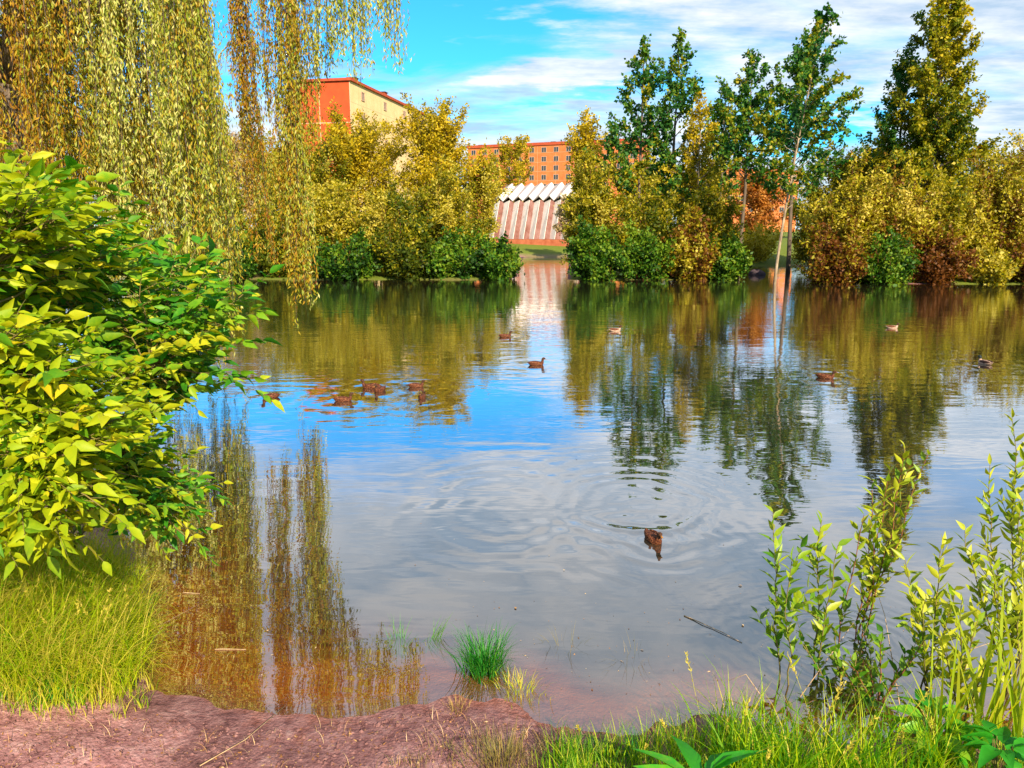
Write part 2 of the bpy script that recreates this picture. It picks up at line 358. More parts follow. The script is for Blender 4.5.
# ------------------------------------------------------------------ ducks (positions first: the water carries their wakes)
DUCKS = [  # px, py, heading (deg, 0 = to the right, 90 = away), scale, kind, label
 (271, 398, 215, .88, 'f', 'small dark duck alone at the left end of the duck line, beside the shrub'),
 (343, 401, 10, .90, 'f', 'brown duck heading right, between the lone left duck and the close pair'),
 (371, 388, 170, 1.0, 'f', 'brown duck on the left of the close overlapping pair'),
 (380, 391, 250, .95, 'f', 'brown duck on the right of the close overlapping pair'),
 (416, 387, 5, .85, 'f', 'dark duck just right of the overlapping pair, upper of two'),
 (422, 398, 265, .75, 'f', 'smallest dark duck, below another one right of the overlapping pair'),
 (505, 337, 15, 1.0, 'f', 'brown duck swimming at the edge of the sunlit building reflection'),
 (536, 365, 8, 1.0, 'f', 'brown duck in clear side view facing right, in mid pond'),
 (615, 331, 12, 1.0, 'p', 'pale breasted duck swimming beside the poplar reflection'),
 (653, 540, 285, .82, 'f', 'brown duck swimming towards the camera amid ring ripples, nearest duck'),
 (825, 378, 330, 1.0, 'f', 'reddish brown duck right of the leaning poplar reflection'),
 (892, 328, 350, .95, 'p', 'pale sided duck far back before the rusty bank scrub'),
 (985, 364, 100, 1.05, 'm', 'dark headed duck facing away, farthest right on the pond'),
]
# ------------------------------------------------------------------ water
def water_material():
    m, nt, out = mat('pond_water')
    tc = N(nt, 'ShaderNodeTexCoord'); a = N(nt, 'ShaderNodeAttribute', attribute_name='tint')
    P = tc.outputs['Object']
    sp = N(nt, 'ShaderNodeSeparateXYZ', {0: P})
    def nz(sx_, sy_, sc, det):
        mp = N(nt, 'ShaderNodeMapping', {'Vector': P, 'Scale': (sx_, sy_, 1), 'Rotation': (0, 0, .12)})
        return N(nt, 'ShaderNodeTexNoise', {'Vector': mp.outputs[0], 'Scale': sc, 'Detail': det, 'Roughness': .5, 'Distortion': .4}).outputs[0]
    big = nz(.55, 1.3, .9, 2); mid = nz(1.2, 4.0, 1.5, 2); fine = nz(2.2, 6.5, 2.6, 1)
    # breeze patches: rougher water in mid pond, calm near the bank
    patch = N(nt, 'ShaderNodeMapRange', {'Value': nz(.25, .6, .5, 2), 'From Min': .35, 'From Max': .65, 'To Min': .35, 'To Max': 1.25}).outputs[0]
    far = N(nt, 'ShaderNodeMapRange', {'Value': sp.outputs[1], 'From Min': 4.0, 'From Max': 16, 'To Min': .12, 'To Max': 1.0}).outputs[0]
    h = M(nt, 'ADD', M(nt, 'MULTIPLY', big, .006), M(nt, 'MULTIPLY', M(nt, 'MULTIPLY', M(nt, 'ADD', M(nt, 'MULTIPLY', mid, .0042), M(nt, 'MULTIPLY', fine, .0007)), patch), far))
    def ring(c, amp, wl, r0, dec, squash=1.0):
        dx = M(nt, 'SUBTRACT', sp.outputs[0], float(c[0])); dy = M(nt, 'MULTIPLY', M(nt, 'SUBTRACT', sp.outputs[1], float(c[1])), squash)
        r = M(nt, 'SQRT', M(nt, 'ADD', M(nt, 'MULTIPLY', dx, dx), M(nt, 'MULTIPLY', dy, dy)))
        r = M(nt, 'ADD', r, M(nt, 'MULTIPLY', big, .45))
        env = M(nt, 'EXPONENT', M(nt, 'MULTIPLY', M(nt, 'ABSOLUTE', M(nt, 'SUBTRACT', r, r0)), -1.0/dec))
        return M(nt, 'MULTIPLY', M(nt, 'MULTIPLY', M(nt, 'SINE', M(nt, 'MULTIPLY', r, 2*math.pi/wl)), env), amp)
    c = at_z(653, 540); c2 = at_z(640, 505); c3 = at_z(505, 505); 
    rings = [(c, .0016, .15, .25, .35, .8), (c2, .0018, .24, .8, .45, .8), (c3, .0012, .30, .9, .45, .7), (at_z(815, 668), .0004, .09, .2, .35, 1), (at_z(850, 640), .0006, .10, .25, .4, 1)]
    for (px, py, *_r) in DUCKS:
        if py > 500: continue
        rings.append((at_z(px, py), .0019, .40, .4, .5, .8))
    for q in rings: h = M(nt, 'ADD', h, M(nt, 'MULTIPLY', ring(*q), M(nt, 'MULTIPLY', patch, M(nt, 'MULTIPLY', big, 2.4))))
    b = N(nt, 'ShaderNodeBump', {'Strength': 1.0, 'Distance': 1.0, 'Height': h})
    lw = N(nt, 'ShaderNodeLayerWeight', {'Blend': .5, 'Normal': b.outputs[0]})
    fr = M(nt, 'ADD', M(nt, 'MULTIPLY', M(nt, 'POWER', lw.outputs['Facing'], 1.5), .97), .02)
    gl = N(nt, 'ShaderNodeBsdfGlossy', {'Roughness': .012, 'Normal': b.outputs[0], 'Color': (1, 1, 1, 1)})
    tr = N(nt, 'ShaderNodeBsdfTransparent', {'Color': (.92, .80, .62, 1)})
    mk = N(nt, 'ShaderNodeBsdfDiffuse', {'Color': (.032, .028, .018, 1)})
    body = N(nt, 'ShaderNodeMixShader', {0: a.outputs['Fac'], 1: tr.outputs[0], 2: mk.outputs[0]})
    s = N(nt, 'ShaderNodeMixShader', {0: fr, 1: body.outputs[0], 2: gl.outputs[0]})
    nt.links.new(s.outputs[0], out.inputs[0]); return m
# the sheet reuses the ground grid, kept where there is water below
keep = (GX > -60) & (GX < 70) & (GY > 1) & (GY < 90)
fm_ = (keep.ravel()[GF].all(1)) & ((GZ.ravel()[GF] < .06).any(1))
depth = np.clip(-GZ, 0, 5)
murk = (1-np.exp(-(depth/(.07+.12*np.clip((.4-GX)/1.2, 0, 1)))**1.4))*.94
used = np.unique(GF[fm_]); remap = np.full(nx*ny, -1); remap[used] = np.arange(len(used))
w = MB(); V = np.stack([GX, GY, np.zeros_like(GX)], -1).reshape(-1, 3)[used]
w.add(V, remap[GF[fm_]], murk.ravel()[used])
tag(w.build('water', water_material()), kind='structure')

# ------------------------------------------------------------------ buildings
def panel_mat(name, base, base2, joint, sx_, sz_, jw=.02, axis_='XZ', brick=False):
    """plastered / brick wall with real panel joints, in object space"""
    m, nt, out = mat(name)
    tc = N(nt, 'ShaderNodeTexCoord'); mp = N(nt, 'ShaderNodeSeparateXYZ', {0: tc.outputs['Object']})
    no = N(nt, 'ShaderNodeTexNoise', {'Vector': tc.outputs['Object'], 'Scale': .6, 'Detail': 8, 'Roughness': .7})
    c = ramp(nt, no.outputs[0], [(.3, base), (.7, base2)])
    hx = mp.outputs[0 if axis_[0] == 'X' else 1]
    fx = M(nt, 'FRACT', M(nt, 'DIVIDE', hx, sx_)); fz = M(nt, 'FRACT', M(nt, 'DIVIDE', mp.outputs[2], sz_))
    jm = M(nt, 'MAXIMUM', M(nt, 'LESS_THAN', fx, jw), M(nt, 'LESS_THAN', fz, jw*sx_/sz_))
    mx = N(nt, 'ShaderNodeMix', {0: jm, 6: c, 7: (*joint, 1)}, data_type='RGBA')
    p = N(nt, 'ShaderNodeBsdfPrincipled', {'Base Color': mx.outputs[2], 'Roughness': .9})
    nt.links.new(p.outputs[0], out.inputs[0]); return m
GLASS = mat('window_glass'); 
_p = N(GLASS[1], 'ShaderNodeBsdfPrincipled', {'Base Color': (.03, .04, .05, 1), 'Roughness': .08}); GLASS[1].links.new(_p.outputs[0], GLASS[2].inputs[0]); GLASS = GLASS[0]
TRIM = noise_mat('faded_trim', [(.3, (.34, .20, .13)), (.7, (.56, .40, .30))], 4)
REDROOF = noise_mat('red_roof_edge', [(.3, (.30, .045, .02)), (.7, (.45, .09, .04))], 2)
ROOFG = noise_mat('roof_felt', [(.3, (.06, .06, .06)), (.7, (.14, .13, .12))], 2)
CREAM = panel_mat('cream_wall_panels', (.62, .42, .20), (.76, .55, .30), (.45, .30, .16), 3.2, 3.0, .02)
REDPAN = panel_mat('red_wall_panels', (.40, .048, .010), (.54, .075, .014), (.72, .42, .28), 5.0, 6.0, .022, 'YZ')
BRICK = panel_mat('orange_brick_wall', (.42, .10, .025), (.60, .18, .05), (.56, .30, .18), 6.4, 3.0, .012)

def block(name, label, p0, p1, depth_, h, mats, nwin, storeys, wsize=(1.5, 1.6), side=1, lo=0, end_windows=False, z0=.5):
    """block of flats; local x runs along the facade from p0 to p1, local +y is into the building"""
    p0 = np.array(p0, float); p1 = np.array(p1, float); L = np.linalg.norm(p1-p0); ang = math.atan2(*(p1-p0)[::-1])
    t = thing(name, label, 'building', (p0[0], p0[1], z0), ang)
    y1 = depth_*side
    b = MB(); b.box(0, L, min(0, y1), max(0, y1), -3, h-.0, 0)
    # the end wall at x=0 takes the second material
    b.m[0][4] = 1
    b.build('wall', mats, t, smooth=False)
    r = MB(); ya, yb = min(0, y1)-.35, max(0, y1)+.35
    r.box(-.35, L+.35, ya, yb, h+.003, h+(.9 if L > 60 else .4), 0); r.box(.3, L-.3, ya+.6, yb-.6, h+(.9 if L > 60 else .4), h+(1.0 if L > 60 else .5), 1)
    ro = r.build('roof', [REDROOF, ROOFG], t, smooth=False)
    for k in range(4):
        v = MB(); xx = L*(.06+.22*k); yy = y1*.12
        v.box(xx, xx+1.3, yy-.6, yy+.6, h+.5, h+1.1, 0); v.box(xx-.15, xx+1.45, yy-.75, yy+.75, h+1.103, h+1.2, 1)
        v.build('vent', [REDROOF, ROOFG], ro, smooth=False)
    sgn = -1 if side > 0 else 1
    cnt = 0
    for s_ in range(lo, storeys):
        for k in range(nwin):
            cx = L*(k+.5)/nwin; cz = h - (storeys-s_)*(h/storeys) + h/storeys*.5
            f = MB(); a, bq = wsize[0]/2, wsize[1]/2
            ys = sorted((0.003*sgn, .12*sgn))
            f.box(cx-a-.12, cx-a, *ys, cz-bq-.12, cz+bq+.12); f.box(cx+a, cx+a+.12, *ys, cz-bq-.12, cz+bq+.12)
            f.box(cx-a, cx+a, *ys, cz+bq, cz+bq+.12); f.box(cx-a, cx+a, *ys, cz-bq-.12, cz-bq); f.box(cx-.05, cx+.05, *ys, cz-bq, cz+bq)
            w_ = f.build('window', TRIM, t, smooth=False)
            gq = MB(); gs = sorted((.003*sgn, .04*sgn)); gq.box(cx-a, cx-.05, *gs, cz-bq, cz+bq); gq.box(cx+.05, cx+a, *gs, cz-bq, cz+bq)
            gq.build('pane', GLASS, w_, smooth=False); cnt += 1
    return t
block('apartment_building', 'tall cream apartment block with red panelled end wall behind the willow strands', (-24.4, 121), (-12.9, 178.5), 10.0, 24.0,
      [CREAM, REDPAN], 6, 8, lo=5, wsize=(1.1, 1.1), side=1)
block('apartment_building', 'long orange brick apartment block under a flat red roof behind the folded pavilion', at_y(468, 148, 273)[:2], at_y(640, 141, 250)[:2], 14, 29.4,
      [BRICK, BRICK], 14, 10, lo=5, wsize=(1.5, 1.5))
block('apartment_building', 'orange brick block half hidden behind the leaning poplar and orange tree', at_y(715, 168, 235)[:2], at_y(800, 162, 245)[:2], 14, 19.5,
      [BRICK, BRICK], 8, 6, lo=2, wsize=(1.6, 1.4))

# folded-plate pavilion
PLATE = noise_mat('white_folded_plate', [(.25, (.40, .26, .22)), (.42, (.68, .62, .58)), (.8, (.82, .79, .76))], 1.4, 8, bump=.1)
PLATE_SHADE = noise_mat('shaded_folded_plate', [(.25, (.10, .035, .025)), (.45, (.20, .09, .075)), (.8, (.30, .18, .17))], 1.4, 8, bump=.1)  # pinkish shade of the right-facing wall folds, put into the plate colour
PLATE_ROOF_SHADE = noise_mat('shaded_roof_plate', [(.25, (.22, .15, .14)), (.45, (.36, .31, .31)), (.8, (.46, .42, .43))], 1.4, 8, bump=.1)  # shade of every other roof fold, put into the plate colour
PLATE_RED = noise_mat('rusty_valley', [(.3, (.30, .07, .03)), (.7, (.48, .16, .08))], 2)
def pavilion():
    p = at_y(489, 243, 86); t = thing('folded_pavilion', 'white pavilion of folded zigzag plates standing on the far lawn', 'pavilion', (p[0], p[1], p[2]), R(-26))
    pitch, nf, amp = 1.22, 9, .8
    prof = [(0.0, .45), (1.35, 4.35), (3.9, 5.95), (6.45, 4.35), (7.8, .45)]
    wl = MB(); wb = MB(); rf = MB()
    def pt(k, j):   # k counts half folds
        u, z = prof[j]; out = amp if k % 2 else 0.0
        d = (u-3.9)/3.9
        return (k*pitch/2 + (pitch*.27 if k % 2 else 0), u + out*d*(1 if j != 2 else 0), z + (amp*.30 if (k % 2 and j in (1, 2, 3)) else 0))
    def rpt(k, j):      # roof plates overhang the walls and stand a little above them
        x, u, z = pt(k, j); return (x, u + (-.30 if j == 1 else .30 if j == 3 else 0), z + .16 + (.22 if k % 2 else 0))
    for k in range(nf*2):
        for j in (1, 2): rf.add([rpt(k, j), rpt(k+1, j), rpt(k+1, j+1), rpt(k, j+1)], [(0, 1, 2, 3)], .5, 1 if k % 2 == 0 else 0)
        for j in (0, 3):
            q = [pt(k, j), pt(k+1, j), pt(k+1, j+1), pt(k, j+1)]
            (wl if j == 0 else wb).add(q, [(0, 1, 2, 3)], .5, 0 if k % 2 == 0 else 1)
    P2 = [PLATE, PLATE_SHADE]; ws = [q.build(nm, [PLATE, PLATE_ROOF_SHADE] if nm == 'roof' else P2, t, smooth=False) for q, nm in ((wl, 'wall'), (wb, 'wall'), (rf, 'roof'))]
    for o in ws:
        m = o.modifiers.new('thickness', 'SOLIDIFY'); m.thickness = .09; m.offset = 0
    pl = MB(); pl.box(-.3, nf*pitch+.3, -.75, 8.55, -1.0, .44, 0); pl.build('plinth', PLATE_RED, t, smooth=False)
    e = MB()
    for x in (0.05, nf*pitch-.05):
        e.add([(x, .1, .45), (x, 7.7, .45), (x, 6.4, 4.3), (x, 3.9, 5.9), (x, 1.4, 4.3)], [(0, 1, 2, 3, 4)])
    eo = e.build('end_wall', PLATE_RED, t, smooth=False); m = eo.modifiers.new('thickness', 'SOLIDIFY'); m.thickness = .08
pavilion()

# street lamp peeking over the bushes
STEEL = noise_mat('grey_paint', [(.3, (.38, .36, .32)), (.7, (.55, .52, .48))], 6)
def street_lamp():
    top = at_y(381, 158, 66); z0 = float(ground_z(top[0], 66))
    t = thing('street_lamp', 'slender pale street lamp with curved arm above the gold bushes', 'street lamp', (top[0], 66, z0))
    h = top[2]-z0; m = MB(); m.tube([(0, 0, -.3), (0, 0, h*.6), (0, 0, h-.5)], [.09, .07, .05], 8); m.build('pole', STEEL, t)
    m = MB(); m.tube([(0, 0, h-.52), (-.1, 0, h-.15), (-.35, 0, h), (-.7, 0, h-.02)], [.05, .045, .04, .04], 8); m.build('arm', STEEL, t)
    m = MB(); m.tube([(-.65, 0, h-.03), (-.9, 0, h-.05), (-1.15, 0, h-.09)], [.08, .16, .07], 8); m.build('lamp_head', TRIM, t)
street_lamp()

# ------------------------------------------------------------------ trees
def curve_pts(p0, p1, n, rng, wob=.05, sag=0.0, up=0.0):
    t = np.linspace(0, 1, n)[:, None]; p0 = np.asarray(p0, float); p1 = np.asarray(p1, float)
    L = np.linalg.norm(p1-p0)
    w_ = np.cumsum(rng.normal(0, wob*L/n, (n, 3)), 0); w_ -= w_[0]; w_ = w_ - t*w_[-1]
    q_ = p0*(1-t)+p1*t + w_
    q_[:, 2] += (up*L)*(t[:, 0]*(t[:, 0]-1)) * 1.0 - sag*L*(t[:, 0]**2)
    return q_
def along(path, s):
    n = len(path)-1; f = np.clip(s, 0, .9999)*n; i = f.astype(int); f = (f-i)[:, None]
    return path[i]*(1-f)+path[i+1]*f, unit(path[i+1]-path[i])
def limb_leaves(cr, path, s0, n, rng, L, W, spread, tb, tv, flat=.3, hang=0.0):
    if n <= 0: return
    s_ = s0 + (1-s0)*rng.random(n)**.8
    P, T = along(path, s_)
    P = P + rng.normal(0, spread, (n, 3))
    D = unit(T*.5 + rng.normal(0, .8, (n, 3)) + np.array([0, 0, -hang]))
    cr.leaves(P, D, L*rng.uniform(.6, 1.3, n), W*rng.uniform(.7, 1.25, n), rng, np.clip(tb + rng.normal(0, tv, n), 0, 1), flat=flat)
def tree(label, base, H, wid, kind, seed, cat='tree', name='tree', lo=.2, up=52, nbr=60, lpm=34, L=.2, W=.13, prof='poplar', lean=(0, 0), bark=BARK,
         r0=None, group='trees on the far bank', spread=.14, tb=.45, tv=.22, sub=4, curveup=.12, hang=.2):
    rng = np.random.default_rng(seed)
    base = np.array([base[0], base[1], float(ground_z(base[0], base[1])) if len(base) < 3 else base[2]])
    t = thing(name, label, cat, base, 0, group)
    tk = MB(); cr = MB(); r0 = r0 or H*.011
    n = 14; tt = np.linspace(0, 1, n)
    path = np.stack([lean[0]*tt**1.2, lean[1]*tt**1.2, H*tt], -1); wob = np.cumsum(rng.normal(0, .012*H/n*3, (n, 2)), 0); path[:, :2] += wob*np.minimum(tt*3, 1)[:, None]
    path[0, 2] = -.5
    tk.tube(path, r0*(1-tt*.93), 8)
    ga = 2.39996
    for i in range(nbr):
        u = (i+rng.random())/nbr; s_ = lo+(1-lo)*u*.985
        if prof == 'poplar': pf = min(1, (u+.06)/.22)**.7*(1-u)**.85*1.45 + .07
        elif prof == 'round': pf = math.sqrt(max(.03, 1-(2*(u*.93-.32)/1.36)**2)) if u > .2 else .55+u*1.8
        elif prof == 'cone': pf = (1-u)**.85 + .06
        else: pf = 1.0
        pf *= rng.uniform(.55, 1.2)
        bl = wid*pf; a = ga*i + rng.normal(0, .4); e = R(up + rng.normal(0, 9) + 14*u)
        P0 = along(path, np.array([s_]))[0][0]
        d = np.array([math.cos(a)*math.cos(e), math.sin(a)*math.cos(e), math.sin(e)])
        bp = curve_pts(P0, P0+d*bl, 6, rng, .22, 0, curveup)
        rb = max(.012, r0*(1-s_)*.42)
        tk.tube(bp, np.linspace(rb, .008, 6), 4, cap=False)
        tbr = tb + rng.normal(0, .19)
        limb_leaves(cr, bp, .22, int(lpm*bl*.8), rng, L, W, spread, tbr, tv, hang=hang)
        for k in range(sub):
            s2 = rng.uniform(.2, .95); Q, T = along(bp, np.array([s2]))
            d2 = unit(T[0]*.9 + rng.normal(0, .55, 3)); l2 = bl*rng.uniform(.22, .45)*(1.1-s2*.5)
            sp_ = curve_pts(Q[0], Q[0]+d2*l2, 4, rng, .2, 0, .1)
            tk.tube(sp_, np.linspace(rb*.45+.004, .005, 4), 3, cap=False)
            limb_leaves(cr, sp_, .1, int(lpm*l2*1.3), rng, L, W, spread, tbr, tv, hang=hang)
    limb_leaves(cr, path, .9, int(lpm*H*.05), rng, L, W, spread*.8, tb, tv)
    tk.build('trunk', bark, t); cr.build('crown', LM[kind], t)
    return t
def bush(label, base, H, rad, kind, seed, cat='bush', name='bush', nst=26, lpm=36, L=.15, W=.06, bark=REDSTEM, group='bushes along the far shore', lo=.18, tb=.45, tv=.25, spread=.12, outlean=.8, sub=5, hang=.1, sx_=1.0):
    rng = np.random.default_rng(seed)
    base = np.array([base[0], base[1], max(0.0, float(ground_z(base[0], base[1])))]) if len(base) < 3 else np.array(base)
    t = thing(name, label, cat, base, 0, group)
    tk = MB(); cr = MB()
    for i in range(nst):
        a = rng.uniform(0, 2*math.pi); rr = rad*math.sqrt(rng.random())
        tip = np.array([math.cos(a)*rr*sx_, math.sin(a)*rr, 0]); hh = H*(1-.45*(rr/rad)**2)*(rng.uniform(.55, 1.0) if rng.random() < .8 else rng.uniform(1.0, 1.30)); tip[2] = hh
        p0 = np.array([tip[0]*(1-outlean)+rng.normal(0, .08), tip[1]*(1-outlean)+rng.normal(0, .08), -.3])
        bp = curve_pts(p0, tip, 8, rng, .16, 0, .10)
        tk.tube(bp, np.linspace(.012+.0045*H, .006, 8), 4, cap=False)
        tbr = tb + rng.normal(0, .22)
        Ls = np.linalg.norm(tip-p0)
        limb_leaves(cr, bp, lo+.2, int(lpm*Ls*.7), rng, L, W, spread, tbr, tv, hang=hang)
        for k in range(sub):
            s2 = rng.uniform(lo, .93); Q, T = along(bp, np.array([s2]))
            d2 = unit(T[0]*.8 + rng.normal(0, .6, 3)); l2 = Ls*rng.uniform(.15, .32)
            sp_ = curve_pts(Q[0], Q[0]+d2*l2, 4, rng, .2, 0, .1)
            tk.tube(sp_, np.linspace(.010, .004, 4), 3, cap=False)
            limb_leaves(cr, sp_, .05, int(lpm*l2*1.5), rng, L, W, spread, tbr, tv, hang=hang)
    tk.build('stems', bark, t); cr.build('leaves', LM[kind], t)
    return t
def topz(px, py, Y): return float(at_y(px, py, Y)[2])
def T(label, px, py_top, Y, wpx, kind, seed, **k):
    p = at_y(px, 300, Y); z0 = max(0.0, float(ground_z(p[0], Y)))
    H = topz(px, py_top, Y) - z0
    k.setdefault('prof', 'poplar'); k['L'] = k.get('L', .2)*1.15; k['W'] = k.get('W', .13)*1.15; k['lpm'] = int(k.get('lpm', 34)*1.5)
    if k['prof'] == 'poplar': k['up'] = k.get('up', 50)-6; wpx *= 1.08; k['spread'] = .08; k['lpm'] = int(k['lpm']*.72); k['nbr'] = int(k.get('nbr', 44)*1.05)
    if k['prof'] == 'round': H *= .84
    return tree(label, (p[0], Y, z0), H, 1.5*wpx/FPX*Y, kind, seed, **k)
def Bu(label, px, py_top, Y, wpx, kind, seed, **k):
    p = at_y(px, 300, Y); z0 = max(0.0, float(ground_z(p[0], Y)))
    H = (topz(px, py_top, Y) - z0)/.95
    k['L'] = k.get('L', .15)*1.35; k['W'] = k.get('W', .06)*1.7; k['lpm'] = int(k.get('lpm', 36)*1.35); k['nst'] = int(k.get('nst', 26)*1.15)
    return bush(label, (p[0], Y, z0), H, 1.1*wpx/FPX*Y, kind, seed, **k)

# left half of the far bank
T('pale pinkish dry tree in the gap left of the hanging willow strands', 243, 128, 62, 34, 'pale', 11, prof='round', lo=.12, up=40, nbr=60, lpm=26, L=.16, W=.09, r0=.1)
T('rounded gold tree in front of the cream apartment block', 362, 124, 52, 44, 'gold', 12, prof='round', lo=.15, up=40, nbr=75, lpm=30, L=.17, W=.10)
T('tallest gold tree left of the pavilion with a loose top', 437, 104, 50, 40, 'gold', 13, prof='round', lo=.15, up=48, nbr=80, lpm=28, L=.17, W=.10)
T('yellow olive tree between the willow strands and the rounded gold tree', 310, 150, 50, 42, 'olive', 14, prof='round', lo=.1, up=38, nbr=70, lpm=30, L=.16, W=.09, tb=.6)
T('small gold tree right beside the pavilion roof end on the left bank', 482, 160, 52, 26, 'olive', 15, prof='round', lo=.12, up=45, nbr=55, lpm=30, L=.15, W=.09, tb=.65)
Bu('olive bush under the pale dry tree by the willow', 245, 195, 45, 50, 'olive', 21, nst=30, tb=.35)
Bu('tall willow scrub below the rounded gold tree', 385, 175, 45, 50, 'olive', 22, nst=34, tb=.6)
Bu('tall willow scrub below the tallest gold tree', 445, 175, 46, 44, 'olive', 23, nst=32, tb=.5)
Bu('olive willow scrub directly behind the lowest hanging willow strand', 330, 190, 44, 42, 'olive', 24, nst=30, tb=.6)
for lab, px, py, wd, sd, tb in [('dark green shore bush farthest left, under the willow fringe', 235, 240, 34, 31, .35), ('dark green shore bush behind the lowest willow strand', 290, 226, 34, 32, .12),
        ('dark green shore bush left of the reddish twigs', 350, 242, 32, 33, .4), ('dark shore bush with reddish twigs in mid left bank', 408, 220, 34, 34, .15),
        ('broad dark shore bush next to the left bank tip', 455, 232, 34, 35, .45), ('low dark green bush at the tip of the left bank by the pavilion gap', 496, 246, 26, 36, .4)]:
    Bu(lab, px, py, 40.6 + (sd % 3)*.35, wd, 'olive' if sd in (32, 34) else 'dark', sd, nst=30, tb=tb, L=.15, W=.075, lo=.05, lpm=44)
# middle: the spit
T('thin gold birch right of the pavilion with a loose top', 582, 106, 50, 27, 'gold', 16, prof='round', lo=.25, up=55, nbr=52, lpm=22, L=.16, W=.11, bark=PALEBARK, tb=.55)
T('small pale leaved tree covering the right end of the pavilion', 570, 196, 70, 14, 'cream', 17, prof='round', lo=.3, up=40, nbr=34, lpm=30, L=.2, W=.16)
T('gold tree on the far lawn in front of the long brick block', 512, 138, 96, 26, 'gold', 18, prof='round', lo=.2, up=50, nbr=44, lpm=14, L=.24, W=.16, tb=.35)
T('dark poplar, left stem of the pair in mid bank', 638, 36, 47, 30, 'poplar', 41, name='poplar', lo=.20, up=40, nbr=46, lpm=32, L=.19, W=.16, spread=.13, hang=.15, sub=3)
T('dark poplar, right stem of the pair in mid bank', 667, 30, 48.5, 28, 'poplar', 42, name='poplar', lo=.20, up=42, nbr=46, lpm=32, L=.19, W=.16, spread=.13, sub=3)
T('slim gold tree between the dark pair and the narrow poplar', 694, 92, 46, 20, 'gold', 43, prof='poplar', lo=.25, up=50, nbr=48, lpm=26, L=.15, W=.11, bark=PALEBARK, tb=.4)
T('narrow dark poplar with a pointed top right of the slim gold tree', 737, 50, 49, 27, 'poplar', 44, name='poplar', lo=.40, up=44, nbr=44, lpm=30, L=.19, W=.16, spread=.12, sub=3)
T('shorter dark poplar pressed against the narrow pointed one', 716, 86, 48, 20, 'poplar', 45, name='poplar', lo=.42, up=45, nbr=40, lpm=30, L=.18, W=.15, tb=.55, sub=3)
Bu('olive willow scrub below the thin gold birch', 592, 165, 45.5, 26, 'olive', 51, nst=28, tb=.5)
Bu('olive willow scrub below the dark poplar pair', 645, 190, 44, 40, 'olive', 52, nst=30, tb=.4)
Bu('mixed green scrub below the narrow dark poplar', 702, 192, 44, 27, 'olive', 53, nst=32, tb=.4)
for lab, px, py, wd, sd, kd, tb in [('bright dark green bush at the left tip of the spit', 592, 222, 28, 61, 'dark', .5), ('low dark green bush in the middle of the spit shore', 640, 232, 32, 62, 'dark', .5),
        ('reddish brown low bush on the right part of the spit shore', 690, 225, 30, 63, 'rust', .3), ('low green bush at the right tip of the spit by the leaning trunk', 722, 238, 20, 64, 'dark', .6)]:
    Bu(lab, px, py, 40.5, wd, kd, sd, nst=30, tb=tb, L=.14, W=.075, lo=.05, lpm=44)
# right of the spit
p = at_z(774, 284)
tree('leaning poplar standing in the water with a bare pale trunk', (p[0], p[1], -.1), topz(813, 4, p[1]+1), 50/FPX*44, 'poplar', 46, name='poplar', lo=.27, up=38, nbr=46, lpm=40, L=.20, W=.16, spread=.075, prof='poplar',
     lean=(2.0, 1.0), bark=PALEBARK, tb=.5, sub=3, r0=.08)
T('shorter dark poplar at the left of the leaning one', 786, 30, 47, 20, 'poplar', 47, name='poplar', lo=.44, up=46, nbr=40, lpm=30, L=.18, W=.15, sub=3)
T('glowing orange tree before the half hidden brick block', 752, 172, 64, 26, 'orange', 48, prof='round', lo=.15, up=40, nbr=60, lpm=26, L=.18, W=.12)
Bu('yellow green bush on the lawn behind the leaning trunk', 752, 228, 58, 34, 'olive', 54, nst=28, tb=.75)
Bu('round olive tree-like bush right of the leaning poplar', 815, 165, 50, 32, 'olive', 55, nst=32, tb=.45)
T('gold olive tree with a rounded top left of the giant poplar', 842, 148, 52, 34, 'gold', 49, prof='round', lo=.12, up=42, nbr=60, lpm=30, L=.16, W=.10, tb=.3)
T('giant golden poplar whose top leaves the picture', 912, -60, 46, 44, 'poplargold', 50, name='poplar', lo=.12, up=34, nbr=140, lpm=36, L=.18, W=.13, prof='cone', lean=(.5, 0), tb=.48, sub=4, spread=.10)
T('dark blue green poplar at the left side of the giant golden one', 886, 42, 47.5, 28, 'poplar', 56, name='poplar', lo=.18, up=44, nbr=56, lpm=30, L=.17, W=.14, tb=.4)
T('sparse thin tree with nearly bare twigs at the right edge', 1012, 140, 45, 34, 'rust', 57, prof='round', lo=.3, up=50, nbr=36, lpm=9, L=.14, W=.10)
for lab, px, py, Y, wd, sd, kd, tb in [('rusty willow scrub right of the leaning poplar base', 838, 188, 39.6, 36, 71, 'rust', .5), ('tall rusty scrub below the dark blue green poplar', 886, 178, 39.8, 38, 72, 'rust', .55),
        ('olive scrub below the giant golden poplar', 940, 190, 40, 36, 73, 'olive', .55), ('rusty scrub right of the giant poplar', 985, 182, 39.6, 36, 74, 'rust', .6), ('olive gold scrub at the right picture edge', 1030, 172, 39.6, 36, 75, 'olive', .6),
        ('olive gold scrub beyond the right picture edge', 1090, 180, 44, 40, 76, 'olive', .5)]:
    Bu(lab, px, py, Y, wd, kd, sd, nst=40, tb=tb, lo=.22, lpm=30)
